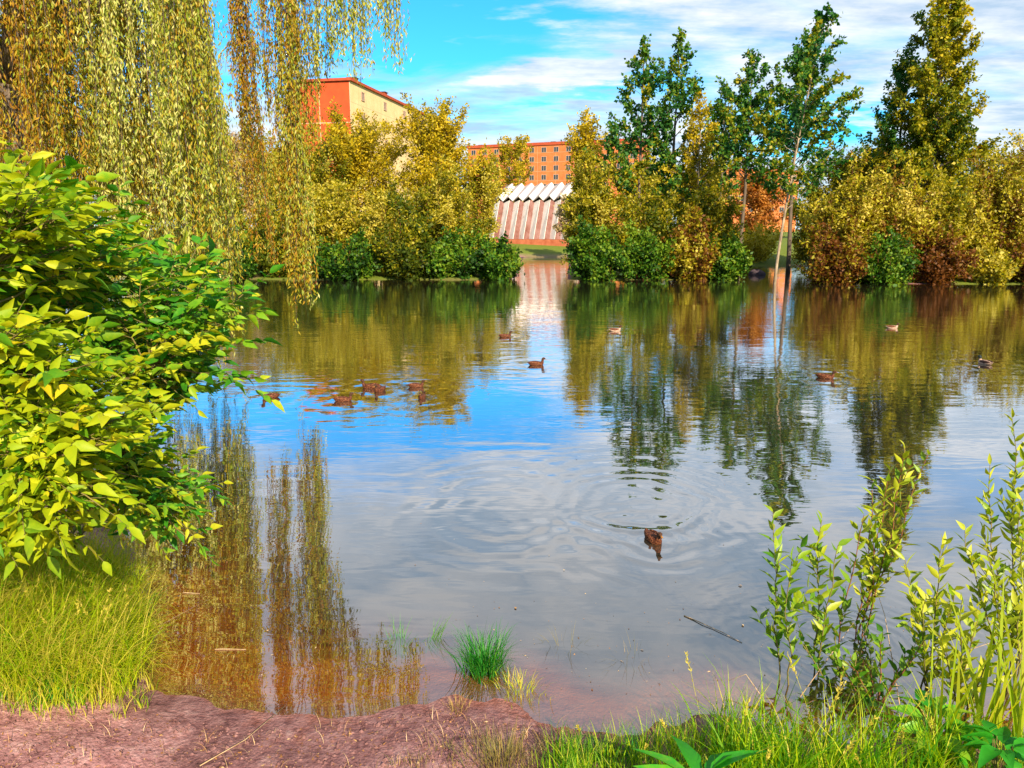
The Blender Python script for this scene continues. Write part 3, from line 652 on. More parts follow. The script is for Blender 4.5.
for lab, px, py, wd, sd, kd, tb in [('low dark red twiggy bush right of the trunk in the water', 830, 240, 28, 81, 'rust', 0.0), ('low green bush at the shore below the dark blue green poplar', 880, 240, 30, 82, 'dark', .55),
        ('low dark red bush below the giant poplar', 930, 238, 32, 83, 'rust', .02), ('small pale green bush overhanging the right shore', 985, 250, 22, 84, 'olive', .85), ('low dark bush by the right picture edge', 1025, 242, 28, 85, 'rust', .05)]:
    Bu(lab, px, py, 37.5, wd, kd, sd, nst=34, tb=tb, L=.13, W=.07, lo=.05, lpm=30 if kd != 'cream' else 14)
# distant trees closing the view behind
rngd = np.random.default_rng(5)
for k, (px, py, Y, wd, kd, lab) in enumerate([(150, 150, 85, 70, 'olive', 'big distant olive tree behind the left end of the willow'), (215, 160, 90, 50, 'gold', 'distant gold tree behind the pale dry tree'),
        (285, 165, 80, 42, 'olive', 'distant olive tree in the shade of the red end wall'), (640, 178, 95, 34, 'gold', 'distant gold tree seen between the pair of dark poplar stems'), (690, 185, 100, 34, 'olive', 'distant olive tree behind the slim gold tree'),
        (870, 175, 90, 40, 'gold', 'distant gold tree behind the tall rusty scrub'), (960, 180, 95, 46, 'olive', 'distant olive tree behind the giant golden poplar'), (1060, 165, 90, 50, 'gold', 'distant gold tree at the right picture edge')]):
    T(lab, px, py, Y, wd, kd, 200+k, prof='round', lo=.1, up=38, nbr=55, lpm=15, L=.28, W=.2, spread=.25, group='distant trees')

# ------------------------------------------------------------------ dark rock in the water
def rock(label, c, r, seed, m_, name='rock', group=None):
    rng = np.random.default_rng(seed); u = np.linspace(0, 2*math.pi, 15)[:-1]; v = np.linspace(-.5*math.pi, .5*math.pi, 9)
    U, V_ = np.meshgrid(u, v); n_ = 1+.25*fbm(np.cos(U)*1.5+seed, V_*1.5+np.sin(U)*1.5, 3)
    X = r[0]*np.cos(U)*np.cos(V_)*n_; Yq = r[1]*np.sin(U)*np.cos(V_)*n_; Zq = r[2]*np.sin(V_)*n_
    k = 14; i, j = np.meshgrid(np.arange(8), np.arange(k), indexing='ij')
    F = np.stack([i*k+j, i*k+(j+1) % k, (i+1)*k+(j+1) % k, (i+1)*k+j], -1).reshape(-1, 4)
    m = MB(); m.add(np.stack([X, Yq, Zq], -1).reshape(-1, 3), F); o = m.build(name, m_)
    o.location = [float(q_) for q_ in c]; return tag(o, label, name, group)
ROCKM = noise_mat('dark_wet_stone', [(.3, (.03, .02, .03)), (.7, (.11, .08, .09))], 5)
rock('dark rounded rock in the water left of the leaning trunk', at_z(757, 275), (.5, .4, .32), 3, ROCKM)

# ------------------------------------------------------------------ weeping willow
def willow():
    rng = np.random.default_rng(99); base = np.array([-9.0, 13.9, 0.0]); base[2] = float(ground_z(base[0], base[1]))
    t = thing('weeping_willow', 'huge weeping willow with hanging orange green strands over the water at left', 'willow tree', base)
    tk = MB(); cr = MB()
    tp = np.array([(0, 0, -.4), (.15, .05, 1.5), (.1, 0, 3.2), (.5, -.2, 5.0)]); tk.tube(tp, [.52, .42, .38, .34], 12)
    fork = tp[-1]
    limbs = []
    for d in [(2.2, -1.8, 3.6), (4.2, .6, 4.0), (1.4, 2.2, 4.2), (-1.6, .5, 4.0), (3.2, 2.0, 4.4), (-.6, -2.2, 3.4), (5.2, 1.2, 4.9), (6.2, 0.4, 5.0)]:
        lp = curve_pts(fork, fork+np.array(d), 8, rng, .10, 0, -.18); tk.tube(lp, np.linspace(.2, .04, 8), 7); limbs.append(lp)
    nodes = np.concatenate(limbs)
    def strand(px, Y, zbot, ztop, tb, dens=110, leafL=.080, dx=0):
        x = (px-512)/FPX*Y*1.0 - base[0]; y = Y-base[1]
        bx = .10*math.sin(px*.05+Y*1.3); top = np.array([x-bx, y, ztop-base[2]]); bot = np.array([x+dx+rng.normal(0, .10), y+rng.normal(0, .12), zbot-base[2]])
        Ls = ztop-zbot; k = max(5, int(Ls*2.2)); sp_ = curve_pts(top, bot, k, rng, .05)
        sp_[:, 0] += .06*np.sin(np.linspace(0, 2.6, k)+px*.11)*(ztop-zbot)/6
        tk.tube(sp_, np.linspace(.009, .003, k), 3, cap=False)
        # twig joining the nearest limb
        nd = nodes[np.argmin(np.linalg.norm(nodes-top, axis=1))]; nd2 = nd
        tk.tube(curve_pts(nd2, top, 5, rng, .1, 0, -.25), np.linspace(.02, .009, 5), 3, cap=False)
        n = int(dens*Ls); s_ = rng.random(n); P, T_ = along(sp_, s_)
        # side shoots fork off and hang beside the strand
        for q in range(int(Ls*.9)):
            s0 = rng.uniform(.1, .85); Q, _t = along(sp_, np.array([s0])); l2 = rng.uniform(.35, .95); o = rng.normal(0, .13, 2)
            sh = Q[0] + np.stack([o[0]*np.array([0, .7, 1, 1.05]), o[1]*np.array([0, .7, 1, 1.05]), -l2*np.array([-.04, .18, .6, 1])], -1)
            tk.tube(sh, [.003, .0025, .002, .0015], 3, cap=False); n2_ = int(dens*l2*.8); B, T2 = along(sh, rng.random(n2_))
            cr.leaves(B+rng.normal(0, .022, (n2_, 3)), unit(T2*.8+np.array([0, 0, -.5])+rng.normal(0, .42, (n2_, 3))), leafL*rng.uniform(.7, 1.5, n2_), .020*rng.uniform(.7, 1.4, n2_), rng, np.clip(tb+rng.normal(.03, .24, n2_), 0, 1), flat=0)
        # leaf clumps along the strand
        cl = np.clip(vnoise(s_*Ls*rng.uniform(1.4, 3.0)+rng.uniform(0, 90), np.full(n, px*.7))*1.6+.5, .05, 1.2)
        wdt = .02+.11*cl*(1-s_*.5)
        P = P + rng.normal(0, 1, (n, 3))*wdt[:, None]*np.array([1, 1, .6])
        D = unit(np.array([0, 0, -1.0]) + rng.normal(0, .38, (n, 3)))
        cr.leaves(P, D, leafL*rng.uniform(.7, 1.4, n), .022*rng.uniform(.7, 1.4, n), rng, np.clip(tb+rng.normal(0, .24, n), 0, 1), flat=0)
    # the thick curtain at left
    for i in range(400):
        px = rng.uniform(-150, 214) if i % 14 else rng.uniform(205, 222); Y = rng.uniform(11.5, 17.5)
        if 214 < px < 240: pass
        zb = rng.uniform(.5, 2.6) if rng.random() < .7 else rng.uniform(2.5, 5)
        z_top = rng.uniform(7.2, 9.6); 
        tb = np.clip(.50 + .35*vnoise(np.array([px/34.]), np.array([Y/1.5]))[0]*2 + rng.normal(0, .12) + (.12 if px > 110 else -.10), .0, 1)
        strand(px, Y, zb, z_top, tb, dens=rng.uniform(45, 120), dx=max(0, (px-120)/106)*rng.uniform(0, .42))
    for px, Y, zb, n_ in [(264, 15.2, 2.4, 5), (273, 15.0, 1.7, 6), (282, 15.4, 4.4, 3), (298, 14.6, 1.5, 6), (306, 14.4, 1.0, 6), (314, 14.3, .80, 6), (322, 14.6, 3.4, 4), (333, 14.8, 5.0, 3), (224, 14.5, 5.2, 5), (256, 15, 4.6, 3)]:
        for k in range(n_): strand(px+rng.normal(0, 4.0), Y+rng.normal(0, .25), zb + abs(rng.normal(0, .6)) + k*.10, rng.uniform(7.4, 8.8), np.clip(.38+rng.normal(0, .2), 0, 1), dens=95)
    for px, py in [(366, 84), (369, 60), (363, 50), (372, 40), (398, 60), (404, 72), (401, 40), (352, 60), (348, 44), (344, 30), (357, 20), (386, 14), (340, 50), (338, 70), (346, 64), (355, 48), (360, 30), (368, 74), (371, 55), (378, 22), (395, 46), (400, 66), (392, 24), (334, 84)]:
        strand(px, 13.5, topz(px, py, 13.5), 7.4, .68, dens=85)
    tk.build('trunk', BARK, t); cr.build('crown', LM['willow'], t)
willow()

# ------------------------------------------------------------------ left shrubs with compound leaves
def in_poly(x, y, poly):
    c = False; n = len(poly)
    for i in range(n):
        (x1, y1), (x2, y2) = poly[i], poly[(i+1) % n]
        if (y1 > y) != (y2 > y) and x < (x2-x1)*(y-y1)/(y2-y1)+x1: c = not c
    return c
def compound_shrub(label, root, poly, drange, ntw, kind, seed, leafL=.095, nl=8, tb=.5, stems=9, sprigs=()):
    rng = np.random.default_rng(seed); root = np.array([root[0], root[1], float(ground_z(root[0], root[1]))])
    t = thing('leafy_shrub', label, 'shrub', root, 0, 'leafy shrubs on the left bank')
    st = MB(); lv = MB()
    xs = [q[0] for q in poly]; ys = [q[1] for q in poly]
    def rp():
        while True:
            x, y = rng.uniform(min(xs), max(xs)), rng.uniform(min(ys), max(ys))
            if in_poly(x, y, poly): return at_y(x, y, rng.uniform(*drange)) - root
    nodes = []
    for i in range(stems):
        e = rp(); p0 = np.array([rng.normal(0, .12), rng.normal(0, .12), -.15]); sp_ = curve_pts(p0, e*.88, 10, rng, .08, 0, -.16)
        st.tube(sp_, np.linspace(.020, .007, 10), 6); nodes.append(sp_[4:])
    nodes = np.concatenate(nodes)
    ends = [rp() for _ in range(ntw)] + [at_y(*q)-root for q in sprigs]
    for e in ends:
        dd = np.linalg.norm(nodes-e, axis=1); nd = nodes[np.argmin(dd + .3*np.abs(nodes[:, 2]-e[2]+.3))]
        L_ = np.linalg.norm(e-nd); tw = curve_pts(nd, e, 7, rng, .12, 0, -.12)
        st.tube(tw, np.linspace(.007, .003, 7), 4, cap=False)
        m_ = max(4, int(nl*min(1.5, .6+L_)))
        s_ = np.linspace(.35, 1, m_); P, Td = along(tw, s_)
        tbt = tb + rng.normal(0, .14)
        for k in range(m_):
            a = k*2.2+rng.normal(0, .4); side = np.array([math.cos(a), math.sin(a), 0.15])
            if k == m_-1: side = Td[k]
            d = unit(Td[k]*.35+side+np.array([0, 0, .15])); rl = rng.uniform(.13, .22)*leafL/.095
            rc = curve_pts(P[k], P[k]+d*rl, 5, rng, .07, .12)
            st.tube(rc, np.linspace(.0024, .0012, 5), 3, cap=False)
            sd = unit(np.cross(d, np.array([0, 0, 1.0])))
            pos = []; dr = []
            for u in (.5, .78):
                q_, tq = along(rc, np.array([u]))
                for sg in (-1, 1): pos.append(q_[0]); dr.append(unit(tq[0]*.6+sd*sg*.85+np.array([0, 0, -.10])+rng.normal(0, .26, 3)))
            q_, tq = along(rc, np.array([.999])); pos.append(q_[0]); dr.append(unit(tq[0]+np.array([0, 0, -.15])+rng.normal(0, .1, 3)))
            n = len(pos); Lf = leafL*rng.uniform(.55, 1.25, n)*rng.uniform(.8, 1.1); Lf[-1] *= 1.15
            lv.bigleaves(np.array(pos), np.array(dr), Lf, Lf*rng.uniform(.38, .52, n), rng, np.clip(tbt+rng.normal(0, .22, n), 0, 1), flat=.55, droop=.18)
    st.build('stems', GREENSTEM, t); lv.build('leaves', LM[kind], t)
compound_shrub('nearest bright yellow green shrub at the left edge above the long grass', (-3.5, 4.3), [(-60, 300), (50, 318), (100, 352), (132, 400), (138, 460), (105, 520), (60, 540), (-60, 560)], (3.0, 4.0), 135, 'shruby', 301, leafL=.082, nl=12, tb=.40)
compound_shrub('taller darker green shrub behind, reaching a sprig over the water', (-4.2, 5.6), [(-80, 195), (20, 185), (80, 222), (140, 235), (180, 240), (210, 280), (212, 330), (195, 390), (150, 420), (100, 340), (-80, 330)], (4.1, 5.6), 170, 'shrubg', 302, leafL=.092, nl=11, tb=.64,
               sprigs=[(246, 292, 4.4), (240, 316, 4.5), (228, 345, 4.5), (60, 185, 3.9), (20, 165, 3.9), (110, 205, 4), (240, 385, 4.4)])
compound_shrub('low green shrub leaning over the brown shallows below the taller one', (-3.6, 5.4), [(95, 430), (150, 430), (180, 470), (190, 500), (175, 535), (140, 530), (100, 500)], (3.9, 4.8), 60, 'shrubg', 303, leafL=.082, nl=8, tb=.72, stems=5, sprigs=[(204, 492, 4.3), (190, 540, 4.3)])
compound_shrub('yellow leaved shrub top at the left edge against the willow', (-4.0, 4.8), [(-80, 180), (20, 172), (70, 200), (110, 235), (90, 270), (-80, 300)], (3.3, 4.2), 60, 'shruby', 304, leafL=.092, nl=8, tb=.4, stems=5)

# ------------------------------------------------------------------ grasses
def scatter(n, poly, rng, zmin=None):
    """points on the ground inside a pixel polygon"""
    out = []; xs = [q_[0] for q_ in poly]; ys = [q_[1] for q_ in poly]
    while len(out) < n:
        x, y = rng.uniform(min(xs), max(xs)), rng.uniform(min(ys), max(ys))
        if in_poly(x, y, poly): out.append(at_z(x, y, .12))
    P = np.array(out); P[:, 2] = ground_z(P[:, 0], P[:, 1]) - .01
    return P
def grass_patch(name, poly, n, hr, wr, kind, seed, bend=(.4, 1.6), az=None, tb=.5, tv=.2, clump=6, seeds=0):
    rng = np.random.default_rng(seed); P = scatter(max(1, n//clump), poly, rng)
    P = np.repeat(P, clump, 0) + rng.normal(0, .025, (len(P)*clump, 3))*np.array([1, 1, 0])
    P[:, 2] = ground_z(P[:, 0], P[:, 1]) - .01
    n = len(P); A = rng.uniform(0, 2*math.pi, n) if az is None else rng.normal(az, .9, n)
    tb_ = np.repeat(tb + rng.normal(0, .16, n//clump), clump)
    m = MB(); m.blades(P, A, rng.uniform(*hr, n), rng.uniform(*wr, n), rng.uniform(*bend, n), rng, np.clip(tb_+rng.normal(0, tv, n), 0, 1))
    if seeds:
        Q = P[rng.choice(n, seeds)]
        for p_ in Q:
            h_ = rng.uniform(*hr)*1.25; a = rng.uniform(0, 6.28); e = p_+np.array([math.cos(a)*h_*.35, math.sin(a)*h_*.35, h_])
            c_ = curve_pts(p_, e, 6, rng, .03, .12); m.tube(c_, np.linspace(.0016, .0008, 6), 3, .9, cap=False)
            k = 22; s_ = rng.uniform(.72, 1, k); B, Td = along(c_, s_); m.leaves(B, unit(Td+rng.normal(0, .5, (k, 3))), .022, .007, rng, np.full(k, 1.0))
    o = m.build(name, LM[kind]); return tag(o, kind='stuff')
tag(grass_patch('grass', [(-80, 545), (60, 545), (125, 560), (146, 600), (140, 660), (118, 690), (60, 705), (-80, 720)], 9000, (.22, .62), (.0035, .008), 'grass', 401, az=-.5, tb=.74, tv=.26, bend=(.6, 2.7), seeds=26), 'long sunny yellow green grass on the left bank', 'grass')
tag(grass_patch('grass', [(-80, 560), (60, 560), (120, 580), (140, 620), (120, 680), (-80, 700)], 420, (.25, .55), (.009, .016), 'grass', 405, az=-.5, tb=.4, tv=.3, bend=(.5, 2.3)), 'wide grass blades mixed into the long left grass', 'grass')
tag(grass_patch('grass', [(-80, 660), (90, 680), (80, 705), (-80, 715)], 900, (.10, .22), (.003, .006), 'wetgrass', 402, tb=.5, bend=(.2, 1.0)), 'short dark green grass at the foot of the long left grass', 'grass')
tag(grass_patch('grass', [(545, 740), (620, 728), (700, 715), (740, 715), (810, 742), (900, 748), (1060, 730), (1060, 800), (545, 800)], 5200, (.06, .24), (.003, .007), 'grass', 403, tv=.3, tb=.26, seeds=14), 'sunny short grass along the front right bank', 'grass')
tag(grass_patch('grass', [(705, 712), (800, 742), (900, 748), (960, 730), (960, 775), (720, 775)], 800, (.22, .52), (.005, .012), 'grass', 404, tv=.3, tb=.34, bend=(.3, 1.6), seeds=10), 'taller bright grass blades at the front right water edge', 'grass')

def tuft(label, px, py, z, n, hr, wr, kind, seed, rad, bend=(.5, 1.7), tb=.5, name='grass_tuft', group=None, az=None):
    rng = np.random.default_rng(seed); c = at_z(px, py, z)
    c[2] = float(ground_z(c[0], c[1])) if z != 0 else min(0, float(ground_z(c[0], c[1])))
    m = MB(); P = rng.normal(0, rad, (n, 3))*np.array([1, 1, 0]); P[:, 2] = -.01
    A = np.arctan2(P[:, 1], P[:, 0]) + rng.normal(0, .5, n) if az is None else rng.normal(az, .5, n)
    m.blades(P, A, rng.uniform(*hr, n) - min(0, c[2]), rng.uniform(*wr, n), rng.uniform(*bend, n), rng, np.clip(tb+rng.normal(0, .22, n), 0, 1))
    return tag(m.build(name, LM[kind], loc=[float(q_) for q_ in c]), label, 'grass tuft', group)
tuft('dense dark green grass tuft rising from the shallow water in front', 484, 668, 0, 420, (.14, .30), (.003, .0065), 'wetgrass', 411, .055, tb=.5)
tuft('yellowed grass skirt at the foot of the green tuft', 520, 690, 0, 120, (.05, .13), (.003, .005), 'grass', 412, .06, tb=.85)
tuft('small thin green sprout standing in the shallows left of the dense tuft', 398, 642, 0, 34, (.06, .18), (.003, .006), 'wetgrass', 413, .035, tb=.75, bend=(.2, 1.2))
tuft('leaning bright green sprout between the thin sprout and the dense tuft', 432, 640, 0, 30, (.08, .22), (.004, .007), 'wetgrass', 414, .03, tb=.85, az=.3, bend=(.4, 1.2))
tuft('faint drowned grass tuft in grey water right of the dense tuft', 562, 648, 0, 26, (.06, .18), (.002, .004), 'drygrass', 415, .05, tb=.3)
tuft('faint brown drowned tuft nearer the middle of the grey water', 634, 660, 0, 24, (.06, .16), (.002, .004), 'drygrass', 416, .05, tb=.6)
tuft('big dry olive tuft on the mud at the bottom centre', 502, 752, .12, 300, (.08, .20), (.002, .004), 'drygrass', 417, .075, tb=.35, bend=(.3, 1.3))
tuft('smaller dry olive tuft at the bottom edge left of the big one', 424, 772, .2, 200, (.06, .14), (.002, .004), 'drygrass', 418, .06, tb=.3, bend=(.3, 1.2))
tuft('straw coloured wisps right of the big dry tuft', 560, 740, .12, 90, (.06, .17), (.002, .004), 'drygrass', 419, .045, tb=.75)
tuft('few straw wisps on the mud left of the dense tuft', 455, 702, .05, 60, (.05, .13), (.002, .004), 'drygrass', 420, .035, tb=.95)
tag(grass_patch('grass', [(-80, 690), (60, 692), (150, 668), (160, 690), (110, 715), (-80, 735)], 420, (.05, .2), (.003, .006), 'grass', 406, tb=.55, tv=.35, clump=7, bend=(.4, 2.2)), 'sparse frayed grass at the lower edge of the long left grass', 'grass')
tag(grass_patch('grass', [(380, 745), (480, 720), (560, 715), (560, 790), (380, 790)], 320, (.04, .13), (.002, .004), 'drygrass', 407, tb=.45, tv=.3, clump=8), 'thin dry grass on the mud around the two olive tufts', 'grass')
# short green weeds on the mud by the water
tag(grass_patch('grass', [(570, 722), (640, 728), (650, 745), (575, 750)], 260, (.05, .16), (.003, .006), 'wetgrass', 421, tb=.6), 'small fresh green grass sprigs at the centre right water edge', 'grass')

# reeds at the right
def reed(label, px, py, tips, seed):
    rng = np.random.default_rng(seed); c = at_z(px, py, .08); c[2] = float(ground_z(c[0], c[1]))
    m = MB(); n = tips
    P = rng.normal(0, .035, (n, 3))*np.array([1, 1, 0]); P[:, 2] = -.02
    m.blades(P, rng.uniform(0, 6.28, n), rng.uniform(.4, 1.0, n), rng.uniform(.014, .028, n), rng.uniform(.05, .55, n), rng, np.clip(rng.normal(.55, .25, n), 0, 1), seg=7)
    tag(m.build('reed_clump', LM['reed'], loc=[float(q_) for q_ in c]), label, 'reeds')
reed('tall upright yellow green reed blades at the right bank', 985, 735, 18, 431)
reed('reed blades cut by the right picture edge', 1022, 742, 14, 432)
reed('short reed clump left of the tall upright blades', 940, 752, 9, 433)

# ------------------------------------------------------------------ saplings in the right shallows
def sapling(label, base, shoots, seed, L=.10, W=.036, tb=.5, dens=36, bark=GREENSTEM, name='willow_sapling'):
    """base pixel on the water, shoots = list of (tip px, tip py, extra depth)"""
    rng = np.random.default_rng(seed); b = at_z(base[0], base[1], 0); b[2] = min(0.0, float(ground_z(b[0], b[1])))
    t = thing(name, label, 'sapling', b, 0, 'young saplings at the right shore'); st = MB(); lv = MB()
    for (px, py, dy) in shoots:
        e = at_y(px, py, b[1]+dy) - b; L_ = np.linalg.norm(e)
        p0 = rng.normal(0, .02, 3); p0[2] = -.05
        sp_ = curve_pts(p0, e, 10, rng, .13, 0, .14)
        st.tube(sp_, np.linspace(.0058, .002, 10), 5)
        paths = [(sp_, .25)]
        for k in range(int(L_*4)):
            s2 = rng.uniform(.3, .85); Q, T_ = along(sp_, np.array([s2])); d2 = unit(T_[0]*.9+rng.normal(0, .5, 3)); l2 = rng.uniform(.10, .26)
            tw = curve_pts(Q[0], Q[0]+d2*l2, 5, rng, .08, 0, .12); st.tube(tw, np.linspace(.0025, .0012, 5), 4, cap=False); paths.append((tw, .05))
        for pa, s0 in paths:
            ll = np.linalg.norm(pa[-1]-pa[0]); n = max(5, int(dens*ll*(1-s0)))
            s_ = np.linspace(s0, 1, n); P, T_ = along(pa, s_); a = np.arange(n)*2.4+rng.normal(0, .3, n)
            ref = np.stack([np.cos(a), np.sin(a), np.full(n, .1)], -1)
            D = unit(T_*.75 + ref*.75 + rng.normal(0, .12, (n, 3))); sz = 1 - .35*np.abs(s_-.6)
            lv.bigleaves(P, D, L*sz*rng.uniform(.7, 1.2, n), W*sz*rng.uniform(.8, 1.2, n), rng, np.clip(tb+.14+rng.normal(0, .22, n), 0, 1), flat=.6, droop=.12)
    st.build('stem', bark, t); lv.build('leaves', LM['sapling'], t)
sapling('upright leafy sapling farthest left in the right shallows', (783, 682), [(773, 512, .1), (792, 560, -.1)], 501, tb=.35)
sapling('sapling with two upright stems right of the farthest left one', (815, 672), [(822, 520, .15), (838, 545, -.05)], 502, tb=.4)
sapling('slanting brown stemmed sapling behind the two stemmed one', (822, 655), [(864, 515, .2)], 503, tb=.45, bark=REDSTEM, dens=22)
sapling('tall slanting sapling with a bushy bright top over the water', (852, 640), [(905, 448, .35), (928, 455, .2), (890, 470, .3), (872, 490, .3)], 504, tb=.6, bark=REDSTEM, dens=30)
sapling('broad leaved sapling with yellow sprays in front of the tall slanting one', (925, 690), [(905, 560, .2), (942, 545, .15), (955, 590, 0), (925, 600, -.1)], 505, tb=.65, L=.10, W=.038)
sapling('tall leafy sapling at the right picture edge', (1012, 690), [(1012, 418, .5), (990, 465, .4), (1035, 440, .3), (965, 530, .2), (1022, 500, .1), (985, 540, .0), (1045, 520, .1)], 506, tb=.68, L=.09, W=.032, dens=40)
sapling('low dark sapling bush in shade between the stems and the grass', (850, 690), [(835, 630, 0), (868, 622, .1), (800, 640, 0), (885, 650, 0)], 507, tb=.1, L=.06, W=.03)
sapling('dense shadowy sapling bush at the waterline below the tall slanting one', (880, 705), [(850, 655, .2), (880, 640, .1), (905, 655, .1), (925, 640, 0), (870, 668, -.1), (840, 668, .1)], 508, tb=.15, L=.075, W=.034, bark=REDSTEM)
sapling('yellow leaved sapling between the reeds and the yellow sprays', (960, 715), [(962, 600, .1), (945, 640, 0), (978, 620, .1), (990, 650, -.1)], 509, tb=.8, L=.10, W=.040)
# broad leaved weeds on the bank
def weed(label, px, py, z, n, L, W, seed, tb, hgt, cat='weed', flat=.9, spread=.9):
    rng = np.random.default_rng(seed); c = at_z(px, py, z); c[2] = float(ground_z(c[0], c[1]))
    t = thing('broad_leaf_weed', label, cat, c, 0, 'broad leaved weeds'); st = MB(); lv = MB()
    for k in range(n):
        a = k*2.4+rng.normal(0, .3); hh = hgt*rng.uniform(.5, 1.1); p1 = np.array([math.cos(a)*.05*spread, math.sin(a)*.05*spread, hh])
        sp_ = curve_pts((0, 0, -.02), p1, 6, rng, .05); st.tube(sp_, np.linspace(.004, .002, 6), 5, cap=False)
        D = unit(np.array([[math.cos(a), math.sin(a), .25]])); Lq = L*rng.uniform(.75, 1.15)
        lv.bigleaves(sp_[-1][None], D, np.array([Lq]), np.array([W*Lq/L]), rng, np.clip(tb+rng.normal(0, .15, 1), 0, 1), flat=flat, droop=.25)
    st.build('stem', GREENSTEM, t); lv.build('leaves', LM['broad'], t)
weed('vivid green plant with long flat leaves at the bottom edge', 700, 786, .22, 11, .28, .095, 601, .5, .22)
weed('yellow green broad leaved plant at the lower right in front of the reeds', 930, 746, .12, 16, .17, .085, 602, .80, .26)
weed('dark green nettle like plant in the bottom right corner', 1000, 768, .15, 20, .15, .075, 603, .5, .26)
weed('small bright plant between the vivid green one and the yellow green one', 800, 768, .18, 8, .10, .05, 604, .6, .08)

# ------------------------------------------------------------------ twigs, floating bits, litter
TWIG = noise_mat('dry_twig', [(.3, (.30, .18, .09)), (.7, (.60, .44, .26))], 20, stretch=(1, 1, .3))
def twig(label, pts, r, seed):
    rng = np.random.default_rng(seed); P = []
    for (px, py, lift) in pts:
        q_ = at_z(px, py, .05); zz_ = max(0.0, float(ground_z(q_[0], q_[1]))); q_ = at_z(px, py, zz_); q_[2] = zz_+lift; P.append(q_)
    c = P[0].copy(); path = np.array(P)-c
    if len(path) == 2: path = curve_pts(path[0], path[1], 7, rng, .05)
    m = MB(); m.tube(path, np.linspace(r, r*.45, len(path)), 6)
    tag(m.build('twig', TWIG, loc=[float(q_) for q_ in c]), label, 'twig', 'twigs')
twig('long pale straw lying across the mud at lower left', [(200, 768, .012), (245, 742, .012), (285, 708, .012)], .003, 1)
twig('straight floating straw in the brown shallows', [(215, 650, .004), (246, 650, .004)], .004, 2)
twig('short floating straw above the brown shallows', [(183, 593, .004), (200, 594, .004)], .004, 3)
twig('thin bent twig rising from the left grass over the shallows', [(138, 665, .0), (165, 630, .05), (200, 612, .06)], .0025, 4)
twig('long thin stick just under the grey water right of centre', [(684, 616, .003), (742, 643, .003)], .004, 5)
twig('brown bent stalk leaning over the dark water in the right weeds', [(830, 690, .02), (900, 705, .12), (945, 742, .02)], .003, 6)
rng = np.random.default_rng(77)
def floaters():
    for lab, px, py, s_, tb in [('tan dead leaf floating in the grey water above the dense tuft', 515, 607, .030, .6), ('pale floating leaf below the nearest duck', 742, 586, .030, .8), ('yellow floating leaf left of the upright sapling', 742, 624, .028, .9),
                                ('tiny white petal floating in mid grey water', 563, 570, .016, 1.0), ('tiny white petal floating near the ring ripples', 586, 594, .014, 1.0), ('tiny pale petal nearest the open grey centre', 549, 555, .013, 1.0)]:
        c = at_z(px, py, .004); m = MB(); a = rng.uniform(0, 6.28)
        m.bigleaves(np.zeros((1, 3)), np.array([[math.cos(a), math.sin(a), .05]]), np.array([s_]), np.array([s_*.6]), rng, np.array([tb]), flat=1.0, droop=.0)
        tag(m.build('floating_leaf', LM['litter'], loc=[float(q_) for q_ in c]), lab, 'leaf', 'floating leaves')
floaters()
def litter():
    P = scatter(1300, [(-60, 715), (150, 700), (260, 715), (440, 690), (540, 712), (640, 730), (660, 790), (-60, 790)], rng); n = len(P)
    P[:, 2] += .014; a = rng.uniform(0, 6.28, n); D = np.stack([np.cos(a), np.sin(a), rng.normal(0, .15, n)], -1)
    m = MB(); m.leaves(P, unit(D), rng.uniform(.005, .026, n), rng.uniform(.003, .010, n), rng, rng.random(n)*.8, flat=1)
    k = 260; i = rng.choice(n, k); A = rng.uniform(0, 6.28, k)
    m.blades(P[i]+rng.normal(0, .02, (k, 3))*np.array([1, 1, 0]), A, rng.uniform(.04, .13, k), np.full(k, .0026), np.full(k, 1.8), rng, rng.random(k)*.5+.5)
    tag(m.build('leaf_litter', LM['litter']), 'scattered dead leaves and straw on the pink mud', 'leaf litter', kind='stuff')
litter()

def clods():
    rng = np.random.default_rng(31)
    P = scatter(2200, [(-60, 715), (150, 700), (260, 712), (440, 690), (540, 712), (640, 735), (660, 790), (-60, 790)], rng); n = len(P)
    r = .004 + .011*rng.random(n)**3; m = MB(); oc = np.array([(1, 0, 0), (0, 1, 0), (-1, 0, 0), (0, -1, 0), (0, 0, .8), (0, 0, -.8)])
    V = (P[:, None] + np.array([0, 0, .012]) + oc[None]*r[:, None, None]*rng.uniform(.6, 1.4, (n, 6, 1))).reshape(-1, 3)
    T3 = np.array([(0, 1, 4), (1, 2, 4), (2, 3, 4), (3, 0, 4), (1, 0, 5), (2, 1, 5), (3, 2, 5), (0, 3, 5)])
    m.add(V, (np.arange(n)[:, None, None]*6 + T3[None]).reshape(-1, 3)); tag(m.build('soil_crumbs', noise_mat('soil_crumb', [(.3, (.10, .04, .038)), (.7, (.30, .155, .145))], 12), smooth=False), 'crumbs of dry soil strewn over the pink mud', 'soil', kind='stuff')
clods()
